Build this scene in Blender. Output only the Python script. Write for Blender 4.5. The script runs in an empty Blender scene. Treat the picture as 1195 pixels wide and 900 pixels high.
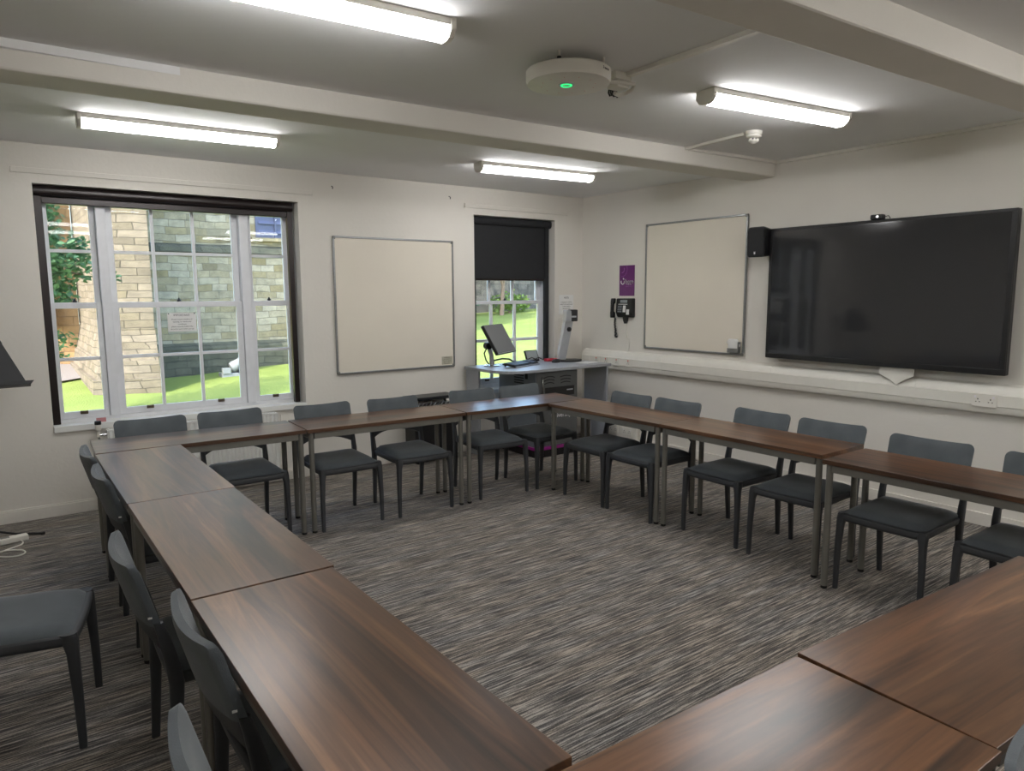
import bpy, bmesh, math, random
from mathutils import Vector, Matrix, Euler
random.seed(7)
PI = math.pi
scene = bpy.context.scene
COL = scene.collection
ORG = {}

# ------------------------------------------------------------------ materials
def lin(c):
    c = c / 255.0
    return c / 12.92 if c <= 0.04045 else ((c + 0.055) / 1.055) ** 2.4
def rgb(r, g, b):
    return (lin(r), lin(g), lin(b), 1.0)

class NT:
    def __init__(self, name):
        self.m = bpy.data.materials.new(name)
        self.m.use_nodes = True
        self.t = self.m.node_tree
        self.b = self.t.nodes['Principled BSDF']
        self.out = self.t.nodes['Material Output']
    def n(self, kind, **kw):
        nd = self.t.nodes.new(kind)
        for k, v in kw.items():
            if k in nd.inputs.keys():
                nd.inputs[k].default_value = v
            else:
                setattr(nd, k, v)
        return nd
    def l(self, a, ao, b, bi):
        self.t.links.new(a.outputs[ao], b.inputs[bi])
    def coords(self, scale=(1, 1, 1), kind='Object', rnd=False):
        tc = self.n('ShaderNodeTexCoord')
        mp = self.n('ShaderNodeMapping')
        mp.inputs['Scale'].default_value = scale
        self.l(tc, kind, mp, 'Vector')
        if rnd:
            oi = self.n('ShaderNodeObjectInfo')
            mu = self.n('ShaderNodeVectorMath', operation='SCALE')
            mu.inputs['Scale'].default_value = 37.0
            cb = self.n('ShaderNodeCombineXYZ')
            for k in 'XYZ':
                self.l(oi, 'Random', cb, k)
            self.l(cb, 'Vector', mu, 0)
            self.l(mu, 'Vector', mp, 'Location')
        return mp
    def ramp(self, stops):
        r = self.n('ShaderNodeValToRGB')
        el = r.color_ramp.elements
        while len(el) < len(stops):
            el.new(0.5)
        for e, (p, c) in zip(el, stops):
            e.position = p
            e.color = c
        return r

def pm(name, c, rough=0.5, metal=0.0, var=0.06, nscale=14.0, bump=0.0, bscale=60.0, spec=0.5, coat=0.0):
    """plain painted / plastic / metal surface with a little procedural variation"""
    k = NT(name)
    mp = k.coords()
    no = k.n('ShaderNodeTexNoise', Scale=nscale, Detail=3.0)
    k.l(mp, 'Vector', no, 'Vector')
    lo = tuple(x * (1 - var) for x in c[:3]) + (1,)
    hi = tuple(min(1, x * (1 + var)) for x in c[:3]) + (1,)
    r = k.ramp([(0.3, lo), (0.7, hi)])
    k.l(no, 'Fac', r, 'Fac')
    k.l(r, 'Color', k.b, 'Base Color')
    k.b.inputs['Roughness'].default_value = rough
    k.b.inputs['Metallic'].default_value = metal
    k.b.inputs['Specular IOR Level'].default_value = spec
    k.b.inputs['Coat Weight'].default_value = coat
    if bump:
        n2 = k.n('ShaderNodeTexNoise', Scale=bscale, Detail=4.0)
        k.l(mp, 'Vector', n2, 'Vector')
        bp = k.n('ShaderNodeBump', Strength=bump, Distance=0.01)
        k.l(n2, 'Fac', bp, 'Height')
        k.l(bp, 'Normal', k.b, 'Normal')
    return k.m

def emit(name, c, s):
    k = NT(name)
    k.b.inputs['Base Color'].default_value = c
    k.b.inputs['Emission Color'].default_value = c
    k.b.inputs['Emission Strength'].default_value = s
    return k.m

def fabric(name, c):
    k = NT(name)
    mp = k.coords()
    v = k.n('ShaderNodeTexVoronoi', Scale=420.0)
    no = k.n('ShaderNodeTexNoise', Scale=9.0, Detail=4.0)
    k.l(mp, 'Vector', v, 'Vector'); k.l(mp, 'Vector', no, 'Vector')
    r = k.ramp([(0.25, tuple(x * 0.82 for x in c[:3]) + (1,)), (0.75, tuple(x * 1.15 for x in c[:3]) + (1,))])
    k.l(no, 'Fac', r, 'Fac')
    k.l(r, 'Color', k.b, 'Base Color')
    bp = k.n('ShaderNodeBump', Strength=0.25, Distance=0.002)
    k.l(v, 'Distance', bp, 'Height'); k.l(bp, 'Normal', k.b, 'Normal')
    k.b.inputs['Roughness'].default_value = 0.75
    k.b.inputs['Specular IOR Level'].default_value = 0.35
    k.b.inputs['Sheen Weight'].default_value = 0.25
    k.b.inputs['Sheen Roughness'].default_value = 0.4
    return k.m

def walnut(name):
    k = NT(name)
    mp = k.coords((1.0, 1.0, 1.0), rnd=True)
    big = k.n('ShaderNodeMapping'); big.inputs['Scale'].default_value = (0.7, 9.0, 9.0)
    fin = k.n('ShaderNodeMapping'); fin.inputs['Scale'].default_value = (2.2, 55.0, 55.0)
    k.l(mp, 'Vector', big, 'Vector'); k.l(mp, 'Vector', fin, 'Vector')
    n1 = k.n('ShaderNodeTexNoise', Scale=1.0, Detail=5.0, Roughness=0.55, Distortion=0.9)
    n2 = k.n('ShaderNodeTexNoise', Scale=1.0, Detail=3.0, Roughness=0.6, Distortion=0.3)
    k.l(big, 'Vector', n1, 'Vector'); k.l(fin, 'Vector', n2, 'Vector')
    r1 = k.ramp([(0.32, rgb(44, 31, 22)), (0.43, rgb(78, 54, 38)), (0.50, rgb(100, 69, 47)), (0.57, rgb(90, 63, 44)), (0.66, rgb(122, 88, 61)), (0.76, rgb(92, 66, 47))])
    r2 = k.ramp([(0.36, (0.72, 0.70, 0.68, 1)), (0.60, (1.1, 1.1, 1.1, 1))])
    k.l(n1, 'Fac', r1, 'Fac'); k.l(n2, 'Fac', r2, 'Fac')
    mx = k.n('ShaderNodeMix', data_type='RGBA', blend_type='MULTIPLY')
    mx.inputs['Factor'].default_value = 0.75
    k.t.links.new(r1.outputs['Color'], mx.inputs[6]); k.t.links.new(r2.outputs['Color'], mx.inputs[7])
    sx = k.n('ShaderNodeSeparateXYZ'); k.l(mp, 'Vector', sx, 'Vector')
    wob = k.n('ShaderNodeMath', operation='MULTIPLY_ADD'); k.l(n1, 'Fac', wob, 0); wob.inputs[1].default_value = 0.035; k.l(sx, 'Y', wob, 2)
    yy = k.n('ShaderNodeMath', operation='MULTIPLY'); k.l(wob, 'Value', yy, 0); yy.inputs[1].default_value = 9.3
    fl = k.n('ShaderNodeMath', operation='FLOOR'); k.l(yy, 'Value', fl, 0)
    wn = k.n('ShaderNodeTexWhiteNoise', noise_dimensions='1D'); k.l(fl, 'Value', wn, 'W')
    rw = k.ramp([(0.0, (.70, .70, .70, 1)), (0.5, (1.0, .98, .96, 1)), (1.0, (1.26, 1.22, 1.16, 1))]); k.l(wn, 'Value', rw, 'Fac')
    mw = k.n('ShaderNodeMix', data_type='RGBA', blend_type='MULTIPLY'); mw.inputs['Factor'].default_value = 1.0
    k.t.links.new(mx.outputs[2], mw.inputs[6]); k.t.links.new(rw.outputs['Color'], mw.inputs[7])
    k.t.links.new(mw.outputs[2], k.b.inputs['Base Color'])
    k.b.inputs['Roughness'].default_value = 0.29
    k.b.inputs['Specular IOR Level'].default_value = 0.55
    k.b.inputs['Coat Weight'].default_value = 0.25
    k.b.inputs['Coat Roughness'].default_value = 0.25
    return k.m

def carpet(name):
    k = NT(name)
    mp = k.coords()
    def layer(sc, detail, rough=0.6):
        m = k.n('ShaderNodeMapping'); m.inputs['Scale'].default_value = sc
        n = k.n('ShaderNodeTexNoise', Scale=1.0, Detail=detail, Roughness=rough)
        k.l(mp, 'Vector', m, 'Vector'); k.l(m, 'Vector', n, 'Vector')
        return n
    a = layer((4.2, 112.0, 1.0), 2.0, 0.5)
    b = layer((18.0, 210.0, 1.0), 2.0)
    c = layer((0.9, 9.0, 1.0), 3.0)
    d = layer((150.0, 260.0, 1.0), 1.0)
    add = k.n('ShaderNodeMath', operation='ADD'); k.l(a, 'Fac', add, 0)
    sb = k.n('ShaderNodeMath', operation='MULTIPLY'); sb.inputs[1].default_value = 0.45; k.l(b, 'Fac', sb, 0)
    k.l(sb, 'Value', add, 1)
    sd = k.n('ShaderNodeMath', operation='MULTIPLY'); sd.inputs[1].default_value = 0.28; k.l(d, 'Fac', sd, 0)
    ad2 = k.n('ShaderNodeMath', operation='ADD'); k.l(add, 'Value', ad2, 0); k.l(sd, 'Value', ad2, 1)
    sub = k.n('ShaderNodeMath', operation='SUBTRACT'); sub.inputs[1].default_value = 0.365
    k.l(ad2, 'Value', sub, 0)
    r = k.ramp([(0.35, rgb(48, 46, 44)), (0.46, rgb(88, 84, 80)), (0.54, rgb(118, 112, 106)), (0.66, rgb(168, 161, 152))])
    k.l(sub, 'Value', r, 'Fac')
    hue = k.ramp([(0.30, (0.86, 0.96, 1.10, 1)), (0.45, (1.0, 1.0, 1.0, 1)), (0.58, (1.10, 0.98, 0.84, 1)), (0.72, (0.86, 0.90, 0.86, 1))])
    k.l(c, 'Fac', hue, 'Fac')
    mx = k.n('ShaderNodeMix', data_type='RGBA', blend_type='MULTIPLY'); mx.inputs['Factor'].default_value = 0.55
    k.t.links.new(r.outputs['Color'], mx.inputs[6]); k.t.links.new(hue.outputs['Color'], mx.inputs[7])
    k.t.links.new(mx.outputs[2], k.b.inputs['Base Color'])
    k.b.inputs['Roughness'].default_value = 0.85
    k.b.inputs['Specular IOR Level'].default_value = 0.25
    k.b.inputs['Sheen Weight'].default_value = 0.15
    bp = k.n('ShaderNodeBump', Strength=0.6, Distance=0.004)
    k.l(ad2, 'Value', bp, 'Height'); k.l(bp, 'Normal', k.b, 'Normal')
    return k.m

def stone(name, c1, c2, cm, bw=0.62, rh=0.27, dirt=0.6):
    """coursed ashlar on vertical faces: along = x+y, up = z"""
    k = NT(name)
    tc = k.n('ShaderNodeTexCoord')
    sp = k.n('ShaderNodeSeparateXYZ'); k.l(tc, 'Object', sp, 'Vector')
    ad = k.n('ShaderNodeMath', operation='ADD'); k.l(sp, 'X', ad, 0); k.l(sp, 'Y', ad, 1)
    cb = k.n('ShaderNodeCombineXYZ'); k.l(ad, 'Value', cb, 'X'); k.l(sp, 'Z', cb, 'Y')
    no0 = k.n('ShaderNodeTexNoise', Scale=2.2, Detail=3.0); k.l(cb, 'Vector', no0, 'Vector')
    ds = k.n('ShaderNodeVectorMath', operation='SCALE'); ds.inputs['Scale'].default_value = 0.09
    k.l(no0, 'Color', ds, 0)
    dv = k.n('ShaderNodeVectorMath', operation='ADD'); k.l(cb, 'Vector', dv, 0); k.l(ds, 'Vector', dv, 1)
    br = k.n('ShaderNodeTexBrick', offset=0.43, squash=0.75, squash_frequency=3)
    br.inputs['Scale'].default_value = 1.0
    br.inputs['Mortar Size'].default_value = 0.006
    br.inputs['Mortar Smooth'].default_value = 0.4
    br.inputs['Brick Width'].default_value = bw
    br.inputs['Row Height'].default_value = rh
    br.inputs['Color1'].default_value = (0, 0, 0, 1); br.inputs['Color2'].default_value = (1, 1, 1, 1)
    br.inputs['Mortar'].default_value = (0.5, 0.5, 0.5, 1)
    k.l(dv, 'Vector', br, 'Vector')
    rp = k.ramp([(0.0, tuple(x * .62 for x in c2[:3]) + (1,)), (0.10, c1), (0.35, tuple((p + q) / 2 for p, q in zip(c1, c2))), (0.62, c2), (0.86, c1), (1.0, tuple(min(1, x * 1.2) for x in c2))])
    k.l(br, 'Color', rp, 'Fac')
    mm = k.n('ShaderNodeMix', data_type='RGBA'); k.l(br, 'Fac', mm, 0)
    k.t.links.new(rp.outputs['Color'], mm.inputs[6]); mm.inputs[7].default_value = cm
    no = k.n('ShaderNodeTexNoise', Scale=5.0, Detail=6.0, Roughness=0.7); k.l(cb, 'Vector', no, 'Vector')
    rr = k.ramp([(0.3, (dirt, dirt, dirt, 1)), (0.68, (1.1, 1.1, 1.06, 1))]); k.l(no, 'Fac', rr, 'Fac')
    mx = k.n('ShaderNodeMix', data_type='RGBA', blend_type='MULTIPLY'); mx.inputs['Factor'].default_value = 0.85
    k.t.links.new(mm.outputs[2], mx.inputs[6]); k.t.links.new(rr.outputs['Color'], mx.inputs[7])
    k.t.links.new(mx.outputs[2], k.b.inputs['Base Color'])
    k.b.inputs['Roughness'].default_value = 0.9
    bp = k.n('ShaderNodeBump', Strength=0.7, Distance=0.02)
    sm = k.n('ShaderNodeMath', operation='SUBTRACT'); k.l(no, 'Fac', sm, 0); k.l(br, 'Fac', sm, 1)
    k.l(sm, 'Value', bp, 'Height'); k.l(bp, 'Normal', k.b, 'Normal')
    return k.m

def glass_mat(name):
    k = NT(name)
    k.t.nodes.remove(k.b)
    tr = k.n('ShaderNodeBsdfTransparent'); tr.inputs['Color'].default_value = (0.97, 0.985, 0.98, 1)
    gl = k.n('ShaderNodeBsdfGlossy'); gl.inputs['Roughness'].default_value = 0.02
    fr = k.n('ShaderNodeFresnel', IOR=1.25)
    mx = k.n('ShaderNodeMixShader')
    k.l(fr, 'Fac', mx, 'Fac'); k.l(tr, 'BSDF', mx, 1); k.l(gl, 'BSDF', mx, 2)
    k.l(mx, 'Shader', k.out, 'Surface')
    return k.m

def leafy(name, c1, c2, trans=0.35):
    k = NT(name)
    no = k.n('ShaderNodeTexNoise', Scale=6.0, Detail=3.0)
    k.l(k.coords(), 'Vector', no, 'Vector')
    r = k.ramp([(0.3, c1), (0.7, c2)]); k.l(no, 'Fac', r, 'Fac')
    k.l(r, 'Color', k.b, 'Base Color')
    k.b.inputs['Roughness'].default_value = 0.5
    tl = k.n('ShaderNodeBsdfTranslucent'); k.l(r, 'Color', tl, 'Color')
    mx = k.n('ShaderNodeMixShader'); mx.inputs['Fac'].default_value = trans
    k.l(k.b, 'BSDF', mx, 1); k.l(tl, 'BSDF', mx, 2); k.l(mx, 'Shader', k.out, 'Surface')
    return k.m

def grassy(name, c1, c2):
    k = NT(name)
    mp = k.coords()
    n1 = k.n('ShaderNodeTexNoise', Scale=0.9, Detail=4.0); n2 = k.n('ShaderNodeTexNoise', Scale=38.0, Detail=4.0)
    k.l(mp, 'Vector', n1, 'Vector'); k.l(mp, 'Vector', n2, 'Vector')
    ad = k.n('ShaderNodeMath', operation='ADD'); k.l(n1, 'Fac', ad, 0); k.l(n2, 'Fac', ad, 1)
    hf = k.n('ShaderNodeMath', operation='MULTIPLY'); hf.inputs[1].default_value = 0.5; k.l(ad, 'Value', hf, 0)
    r = k.ramp([(0.36, c1), (0.62, c2)]); k.l(hf, 'Value', r, 'Fac')
    k.l(r, 'Color', k.b, 'Base Color'); k.b.inputs['Roughness'].default_value = 0.9
    bp = k.n('ShaderNodeBump', Strength=0.8, Distance=0.05); k.l(n2, 'Fac', bp, 'Height'); k.l(bp, 'Normal', k.b, 'Normal')
    return k.m

M = dict(
    wall=pm('wall_paint', rgb(222, 218, 210), 0.7, var=0.02, nscale=2.0, bump=0.12, bscale=35, spec=0.3),
    ceil=pm('ceiling_paint', rgb(232, 232, 231), 0.8, var=0.02, nscale=1.5, bump=0.1, bscale=25, spec=0.25),
    gloss=pm('white_gloss_paint', rgb(226, 226, 222), 0.35, var=0.02, bump=0.03, bscale=20),
    plastic=pm('white_plastic', rgb(226, 223, 214), 0.4, var=0.02),
    sash=pm('sash_paint', rgb(222, 224, 228), 0.4, var=0.03),
    board=pm('whiteboard_enamel', rgb(228, 221, 207), 0.16, var=0.015, nscale=3, spec=0.5),
    alu=pm('brushed_aluminium', rgb(150, 152, 152), 0.35, 0.85, var=0.08, nscale=40),
    corner=pm('grey_corner_plastic', rgb(120, 120, 116), 0.4),
    black=pm('black_plastic', rgb(19, 19, 21), 0.42, var=0.1),
    blackmetal=pm('black_painted_metal', rgb(30, 31, 34), 0.38, 0.2, var=0.1),
    screen=pm('dark_screen_glass', rgb(45, 46, 48), 0.08, var=0.03, nscale=2, spec=0.6, coat=0.5),
    glare=pm('screen_with_painted_glare', rgb(112, 114, 117), 0.3, var=0.03, nscale=2, spec=0.6),  # grey of the reflected ceiling lights painted into the base colour
    blind=pm('black_blind_metal', rgb(34, 26, 26), 0.3, 0.3, var=0.12, nscale=6),
    blindfab=pm('black_blackout_fabric', rgb(36, 37, 40), 0.85, var=0.06, bump=0.2, bscale=400),
    legmetal=pm('silver_painted_steel', rgb(128, 126, 120), 0.38, 0.55, var=0.05),
    foot=pm('black_rubber', rgb(16, 16, 16), 0.7),
    frame=pm('charcoal_chair_plastic', rgb(52, 54, 57), 0.5, var=0.06, bump=0.05, bscale=300),
    fabric=fabric('grey_woven_upholstery', rgb(84, 90, 94)),
    walnut=walnut('walnut_laminate'),
    edge=pm('dark_walnut_edging', rgb(66, 44, 34), 0.45, var=0.15, nscale=30),
    carpet=carpet('striped_carpet'),
    desk=pm('grey_desk_laminate', rgb(152, 155, 160), 0.4, var=0.05, nscale=60),
    cab=pm('grey_metal_cabinet', rgb(134, 141, 148), 0.45, 0.1, var=0.04),
    cabfront=pm('dark_grey_cabinet_front', rgb(90, 92, 92), 0.45, 0.1, var=0.05),
    purple=pm('purple_print', rgb(104, 40, 110), 0.35, var=0.06),
    magenta=pm('magenta_stripe', rgb(150, 30, 130), 0.4),
    ink=pm('black_ink', rgb(30, 30, 34), 0.8),
    greyink=pm('grey_ink', rgb(104, 100, 90), 0.8),
    white=pm('white_print', rgb(236, 232, 236), 0.6),
    lilac=pm('lilac_print', rgb(150, 90, 156), 0.6),
    paper=pm('paper', rgb(226, 226, 224), 0.8, var=0.02),
    sticker=pm('silver_sticker', rgb(176, 172, 154), 0.5, var=0.1, nscale=50),
    silver=pm('silver_plastic', rgb(170, 173, 178), 0.35, 0.4),
    chrome=pm('chrome', rgb(190, 190, 190), 0.15, 1.0),
    brass=pm('aged_brass_sash_fitting', rgb(92, 78, 62), 0.4, 0.6, var=0.2, nscale=50),
    red=pm('red_plastic', rgb(176, 44, 60), 0.5),
    keys=pm('black_key_plastic', rgb(40, 41, 43), 0.5),
    lcd=pm('pale_display', rgb(150, 158, 160), 0.2),
    hinge=pm('pink_rubber', rgb(190, 130, 132), 0.6),
    glass=glass_mat('window_glass'),
    tube=emit('lit_diffuser', (1.0, 0.99, 0.985, 1), 29.5),
    led=emit('green_led', (0.02, 0.9, 0.22, 1), 1.6),
    ledred=pm('red_dot', rgb(210, 110, 90), 0.5),
    stone=stone('pale_ashlar_stone', rgb(158, 150, 132), rgb(130, 118, 88), rgb(112, 106, 92), 0.40, 0.145, 0.55),
    warm=stone('warm_sandstone', rgb(160, 128, 88), rgb(140, 110, 74), rgb(112, 88, 62), 0.55, 0.2, 0.7),
    butt=stone('buttress_stone', rgb(124, 113, 98), rgb(104, 94, 76), rgb(74, 67, 56), 0.36, 0.135, 0.5),
    darkstone=stone('weathered_plinth_stone', rgb(92, 90, 74), rgb(74, 74, 60), rgb(52, 50, 44), 0.4, 0.15, 0.5),
    garden=stone('garden_wall_stone', rgb(104, 100, 94), rgb(76, 74, 70), rgb(58, 56, 52), 0.5, 0.22, 0.5),
    lawn=grassy('lawn_grass', rgb(104, 120, 46), rgb(128, 140, 64)),
    path=pm('pale_gravel', rgb(122, 114, 108), 0.9, var=0.12, nscale=60, bump=0.5, bscale=90),
    leaf=leafy('tree_leaf', rgb(52, 88, 58), rgb(96, 130, 84)),
    leaf2=leafy('light_tree_leaf', rgb(88, 118, 50), rgb(128, 148, 76)),
    bark=pm('bark', rgb(120, 100, 84), 0.9, var=0.3, nscale=20, bump=0.6, bscale=30),
    louvre=pm('slate_blue_louvre', rgb(66, 72, 96), 0.6, var=0.08),
    lead=pm('weathered_lead', rgb(126, 128, 126), 0.7, 0.0),
)

# ------------------------------------------------------------------ mesh helper
class MB:
    def __init__(self):
        self.bm = bmesh.new()
        self.mi = 0
    def face(self, vs):
        try:
            f = self.bm.faces.new(vs); f.material_index = self.mi
            return f
        except ValueError:
            return None
    def hexa(self, P):
        v = [self.bm.verts.new(p) for p in P]
        for q in ((3, 2, 1, 0), (4, 5, 6, 7), (0, 1, 5, 4), (1, 2, 6, 5), (2, 3, 7, 6), (3, 0, 4, 7)):
            self.face([v[i] for i in q])
        return self
    def box(self, x0, x1, y0, y1, z0, z1):
        return self.hexa([(x0, y0, z0), (x1, y0, z0), (x1, y1, z0), (x0, y1, z0),
                          (x0, y0, z1), (x1, y0, z1), (x1, y1, z1), (x0, y1, z1)])
    def boxm(self, mat, sx, sy, sz):
        """box of full size sx,sy,sz centred on the frame mat"""
        P = [(-1, -1, -1), (1, -1, -1), (1, 1, -1), (-1, 1, -1), (-1, -1, 1), (1, -1, 1), (1, 1, 1), (-1, 1, 1)]
        return self.hexa([mat @ Vector((p[0] * sx / 2, p[1] * sy / 2, p[2] * sz / 2)) for p in P])
    def loft(self, rings, cap=True):
        R = [[self.bm.verts.new(p) for p in r] for r in rings]
        n = len(R[0])
        for a, b in zip(R, R[1:]):
            for i in range(n):
                self.face([a[i], a[(i + 1) % n], b[(i + 1) % n], b[i]])
        if cap:
            self.face(list(reversed(R[0]))); self.face(R[-1])
        return self
    def tube(self, p0, p1, r0, r1=None, seg=14):
        return self.path([p0, p1], r0, seg, r1)
    def path(self, pts, r, seg=8, r1=None):
        pts = [Vector(p) for p in pts]
        n = len(pts); rings = []; prev = None
        for i, p in enumerate(pts):
            d = (pts[min(i + 1, n - 1)] - pts[max(i - 1, 0)]).normalized()
            if prev is None:
                u = d.orthogonal().normalized()
            else:
                u = (prev - d * prev.dot(d))
                u = u.normalized() if u.length > 1e-6 else d.orthogonal().normalized()
            prev = u; w = d.cross(u)
            rr = r if r1 is None else r + (r1 - r) * i / (n - 1)
            rings.append([p + (u * math.cos(2 * PI * k / seg) + w * math.sin(2 * PI * k / seg)) * rr for k in range(seg)])
        return self.loft(rings)
    def lathe(self, prof, c=(0, 0, 0), mat=None, seg=28):
        mat = mat or Matrix.Identity(3); c = Vector(c)
        rings = [[c + mat @ Vector((r * math.cos(2 * PI * k / seg), r * math.sin(2 * PI * k / seg), z)) for k in range(seg)] for r, z in prof]
        return self.loft(rings)
    def prism(self, poly, f0, f1):
        """poly: list of 2D points; f0,f1 map a 2D point to the two end caps"""
        return self.loft([[f0(*p) for p in poly], [f1(*p) for p in poly]])
    def text(self, body, size, mat, align='CENTER', depth=0.0006):
        cu = bpy.data.curves.new('lettering', 'FONT')
        cu.body = body; cu.size = size; cu.align_x = align; cu.align_y = 'CENTER'; cu.extrude = depth / 2
        cu.resolution_u = 3
        ob = bpy.data.objects.new('lettering', cu); COL.objects.link(ob)
        bpy.context.view_layer.update()
        me = bpy.data.meshes.new_from_object(ob.evaluated_get(bpy.context.evaluated_depsgraph_get()))
        me.transform(mat)
        n0 = len(self.bm.faces)
        self.bm.from_mesh(me)
        self.bm.faces.ensure_lookup_table()
        for f in self.bm.faces[n0:]:
            f.material_index = self.mi
        bpy.data.objects.remove(ob); bpy.data.curves.remove(cu); bpy.data.meshes.remove(me)
        return self
    def build(self, name, mats, parent=None, org=None, bevel=0.0, smooth=None, seg=2, sub=0):
        if org is None:
            org = ORG[parent] if parent is not None else Vector((0, 0, 0))
        org = Vector(org)
        bmesh.ops.recalc_face_normals(self.bm, faces=self.bm.faces)
        me = bpy.data.meshes.new(name)
        bmesh.ops.translate(self.bm, verts=self.bm.verts, vec=-org)
        self.bm.to_mesh(me); self.bm.free()
        for m in (mats if isinstance(mats, (list, tuple)) else [mats]):
            me.materials.append(M[m])
        if smooth is not None:
            for p in me.polygons:
                p.use_smooth = True
            me.set_sharp_from_angle(angle=math.radians(smooth))
        o = bpy.data.objects.new(name, me); COL.objects.link(o)
        ORG[o] = org
        if parent is not None:
            o.parent = parent
        else:
            o.location = org
        if bevel:
            b = o.modifiers.new('edge', 'BEVEL'); b.width = bevel; b.segments = seg; b.limit_method = 'ANGLE'; b.angle_limit = math.radians(40)
        if sub:
            s = o.modifiers.new('soft', 'SUBSURF'); s.levels = sub; s.render_levels = sub
        return o

def tag(o, label=None, cat=None, group=None, kind=None):
    if label: o['label'] = label
    if cat: o['category'] = cat
    if group: o['group'] = group
    if kind: o['kind'] = kind
    return o
def thing(name, loc, label=None, cat=None, group=None, kind=None):
    o = bpy.data.objects.new(name, None); COL.objects.link(o)
    o.empty_display_size = 0.05
    o.location = loc; ORG[o] = Vector(loc)
    return tag(o, label, cat, group, kind)
def children(o):
    return [c for c in bpy.data.objects if c.parent is o]
def copy_thing(root, loc, rz):
    r = root.copy(); COL.objects.link(r); r.location = loc; r.rotation_euler = (0, 0, rz)
    for ch in children(root):
        c = ch.copy(); COL.objects.link(c); c.parent = r
        for g in children(ch):
            d = g.copy(); COL.objects.link(d); d.parent = c
    return r
def struct(name, mb, mat, **kw):
    return tag(mb.build(name, mat, **kw), kind='structure')
def frame(c, u, v):
    """Matrix with local x=u, y=v, z=u x v at c"""
    u = Vector(u).normalized(); v = Vector(v); v = (v - u * v.dot(u)).normalized(); w = u.cross(v)
    m = Matrix(((u.x, v.x, w.x, c[0]), (u.y, v.y, w.y, c[1]), (u.z, v.z, w.z, c[2]), (0, 0, 0, 1)))
    return m
def rrect(w, h, r, n=5):
    """rounded rectangle outline centred on 0"""
    P = []
    for cx, cy, a0 in ((w / 2 - r, h / 2 - r, 0), (-w / 2 + r, h / 2 - r, 90), (-w / 2 + r, -h / 2 + r, 180), (w / 2 - r, -h / 2 + r, 270)):
        for k in range(n + 1):
            a = math.radians(a0 + 90 * k / n)
            P.append((cx + r * math.cos(a), cy + r * math.sin(a)))
    return P

# ------------------------------------------------------------------ the room
XR, YB, XL, YF = 5.459, 6.107, -1.9, -2.3
ZC1, ZC2 = 2.677, 2.715
W1 = (0.30, 2.195, 0.645, 2.408)          # opening of the wide window
W2 = (3.995, 5.055, 0.60, 2.410)          # opening of the narrow window
YO = YB + 0.30
struct('floor', MB().box(XL - .25, XR + .25, YF - .25, YO, -0.12, 0.0), 'carpet')
mb = MB()
mb.box(XL - .25, XR + .25, 3.85, YO, ZC1, ZC2 + .2)
struct('ceiling', mb, 'ceil')
struct('ceiling', MB().box(XL - .25, XR + .25, YF - .25, 3.85, ZC2, ZC2 + .2), 'ceil')
mb = MB()
zt = 2.80
mb.box(XL - .25, W1[0], YB, YO, 0, zt).box(W1[1], W2[0], YB, YO, 0, zt).box(W2[1], XR + .25, YB, YO, 0, zt)
for w in (W1, W2):
    mb.box(w[0], w[1], YB, YO, 0, w[2]).box(w[0], w[1], YB, YO, w[3], zt)
struct('wall_back', mb, 'wall')
struct('wall_right', MB().box(XR, XR + .25, YF - .25, YB, 0, zt), 'wall')
struct('wall_left', MB().box(XL - .25, XL, YF - .25, YB, 0, zt), 'wall')
struct('wall_front', MB().box(XL, XR, YF - .25, YF, 0, zt), 'wall')
def beam(name, near, far, zc):
    mb = MB()
    (a0, a1), (b0, b1) = near, far
    mb.hexa([(XL, a0, 2.59), (XR, a1, 2.59), (XR, b1, 2.59), (XL, b0, 2.59), (XL, a0, zc), (XR, a1, zc), (XR, b1, zc), (XL, b0, zc)])
    struct(name, mb, 'wall', bevel=0.012)
beam('ceiling_beam', (3.955, 3.672), (4.19, 3.978), 2.76)
beam('ceiling_beam', (1.675, 1.335), (1.94, 1.58), 2.76)
struct('baseboard_back', MB().box(XL, XR, YB - .018, YB, 0, 0.085).box(XL, XR, YB - .012, YB, 0.085, 0.095), 'wall', bevel=0.003)
struct('baseboard_right', MB().box(XR - .018, XR, YF, YB - .02, 0, 0.09), 'wall', bevel=0.003)
struct('trim_1', MB().box(XR - .03, XR, YF, 3.70, 2.692, ZC2), 'plastic', bevel=0.004)

# ------------------------------------------------------------------ windows
def sash(parent, x0, x1, z0, z1, y, xs, zs, stile, top, bot, barw=0.024):
    """one sliding sash: stiles, rails and glazing bars in one mesh, panes as a child"""
    mb = MB(); d = 0.034
    mb.box(x0, x0 + stile, y, y + d, z0, z1).box(x1 - stile, x1, y, y + d, z0, z1)
    mb.box(x0 + stile, x1 - stile, y, y + d, z1 - top, z1).box(x0 + stile, x1 - stile, y, y + d, z0, z0 + bot)
    for x in xs:
        mb.box(x - barw / 2, x + barw / 2, y + .004, y + d - .004, z0 + bot, z1 - top)
    for z in zs:
        mb.box(x0 + stile, x1 - stile, y + .005, y + d - .005, z - barw / 2, z + barw / 2)
    s = mb.build('sash', 'sash', parent, bevel=0.002)
    MB().box(x0 + stile, x1 - stile, y + .016, y + .019, z0 + bot, z1 - top).build('pane', 'glass', s)
    return s
def lift(s, x, y, z):
    mb = MB().box(x - .026, x + .026, y - .012, y, z - .012, z + .014).box(x - .018, x + .018, y - .026, y - .010, z - .004, z + .012)
    mb.build('sash_lift', 'brass', s, bevel=0.003)
def latch(s, x, y, z):
    mb = MB().lathe([(.016, 0), (.016, .012), (.010, .016), (.004, .03), (.0, .032)], (x, y, z), seg=12)
    mb.build('sash_catch', 'black', s, smooth=40)

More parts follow.
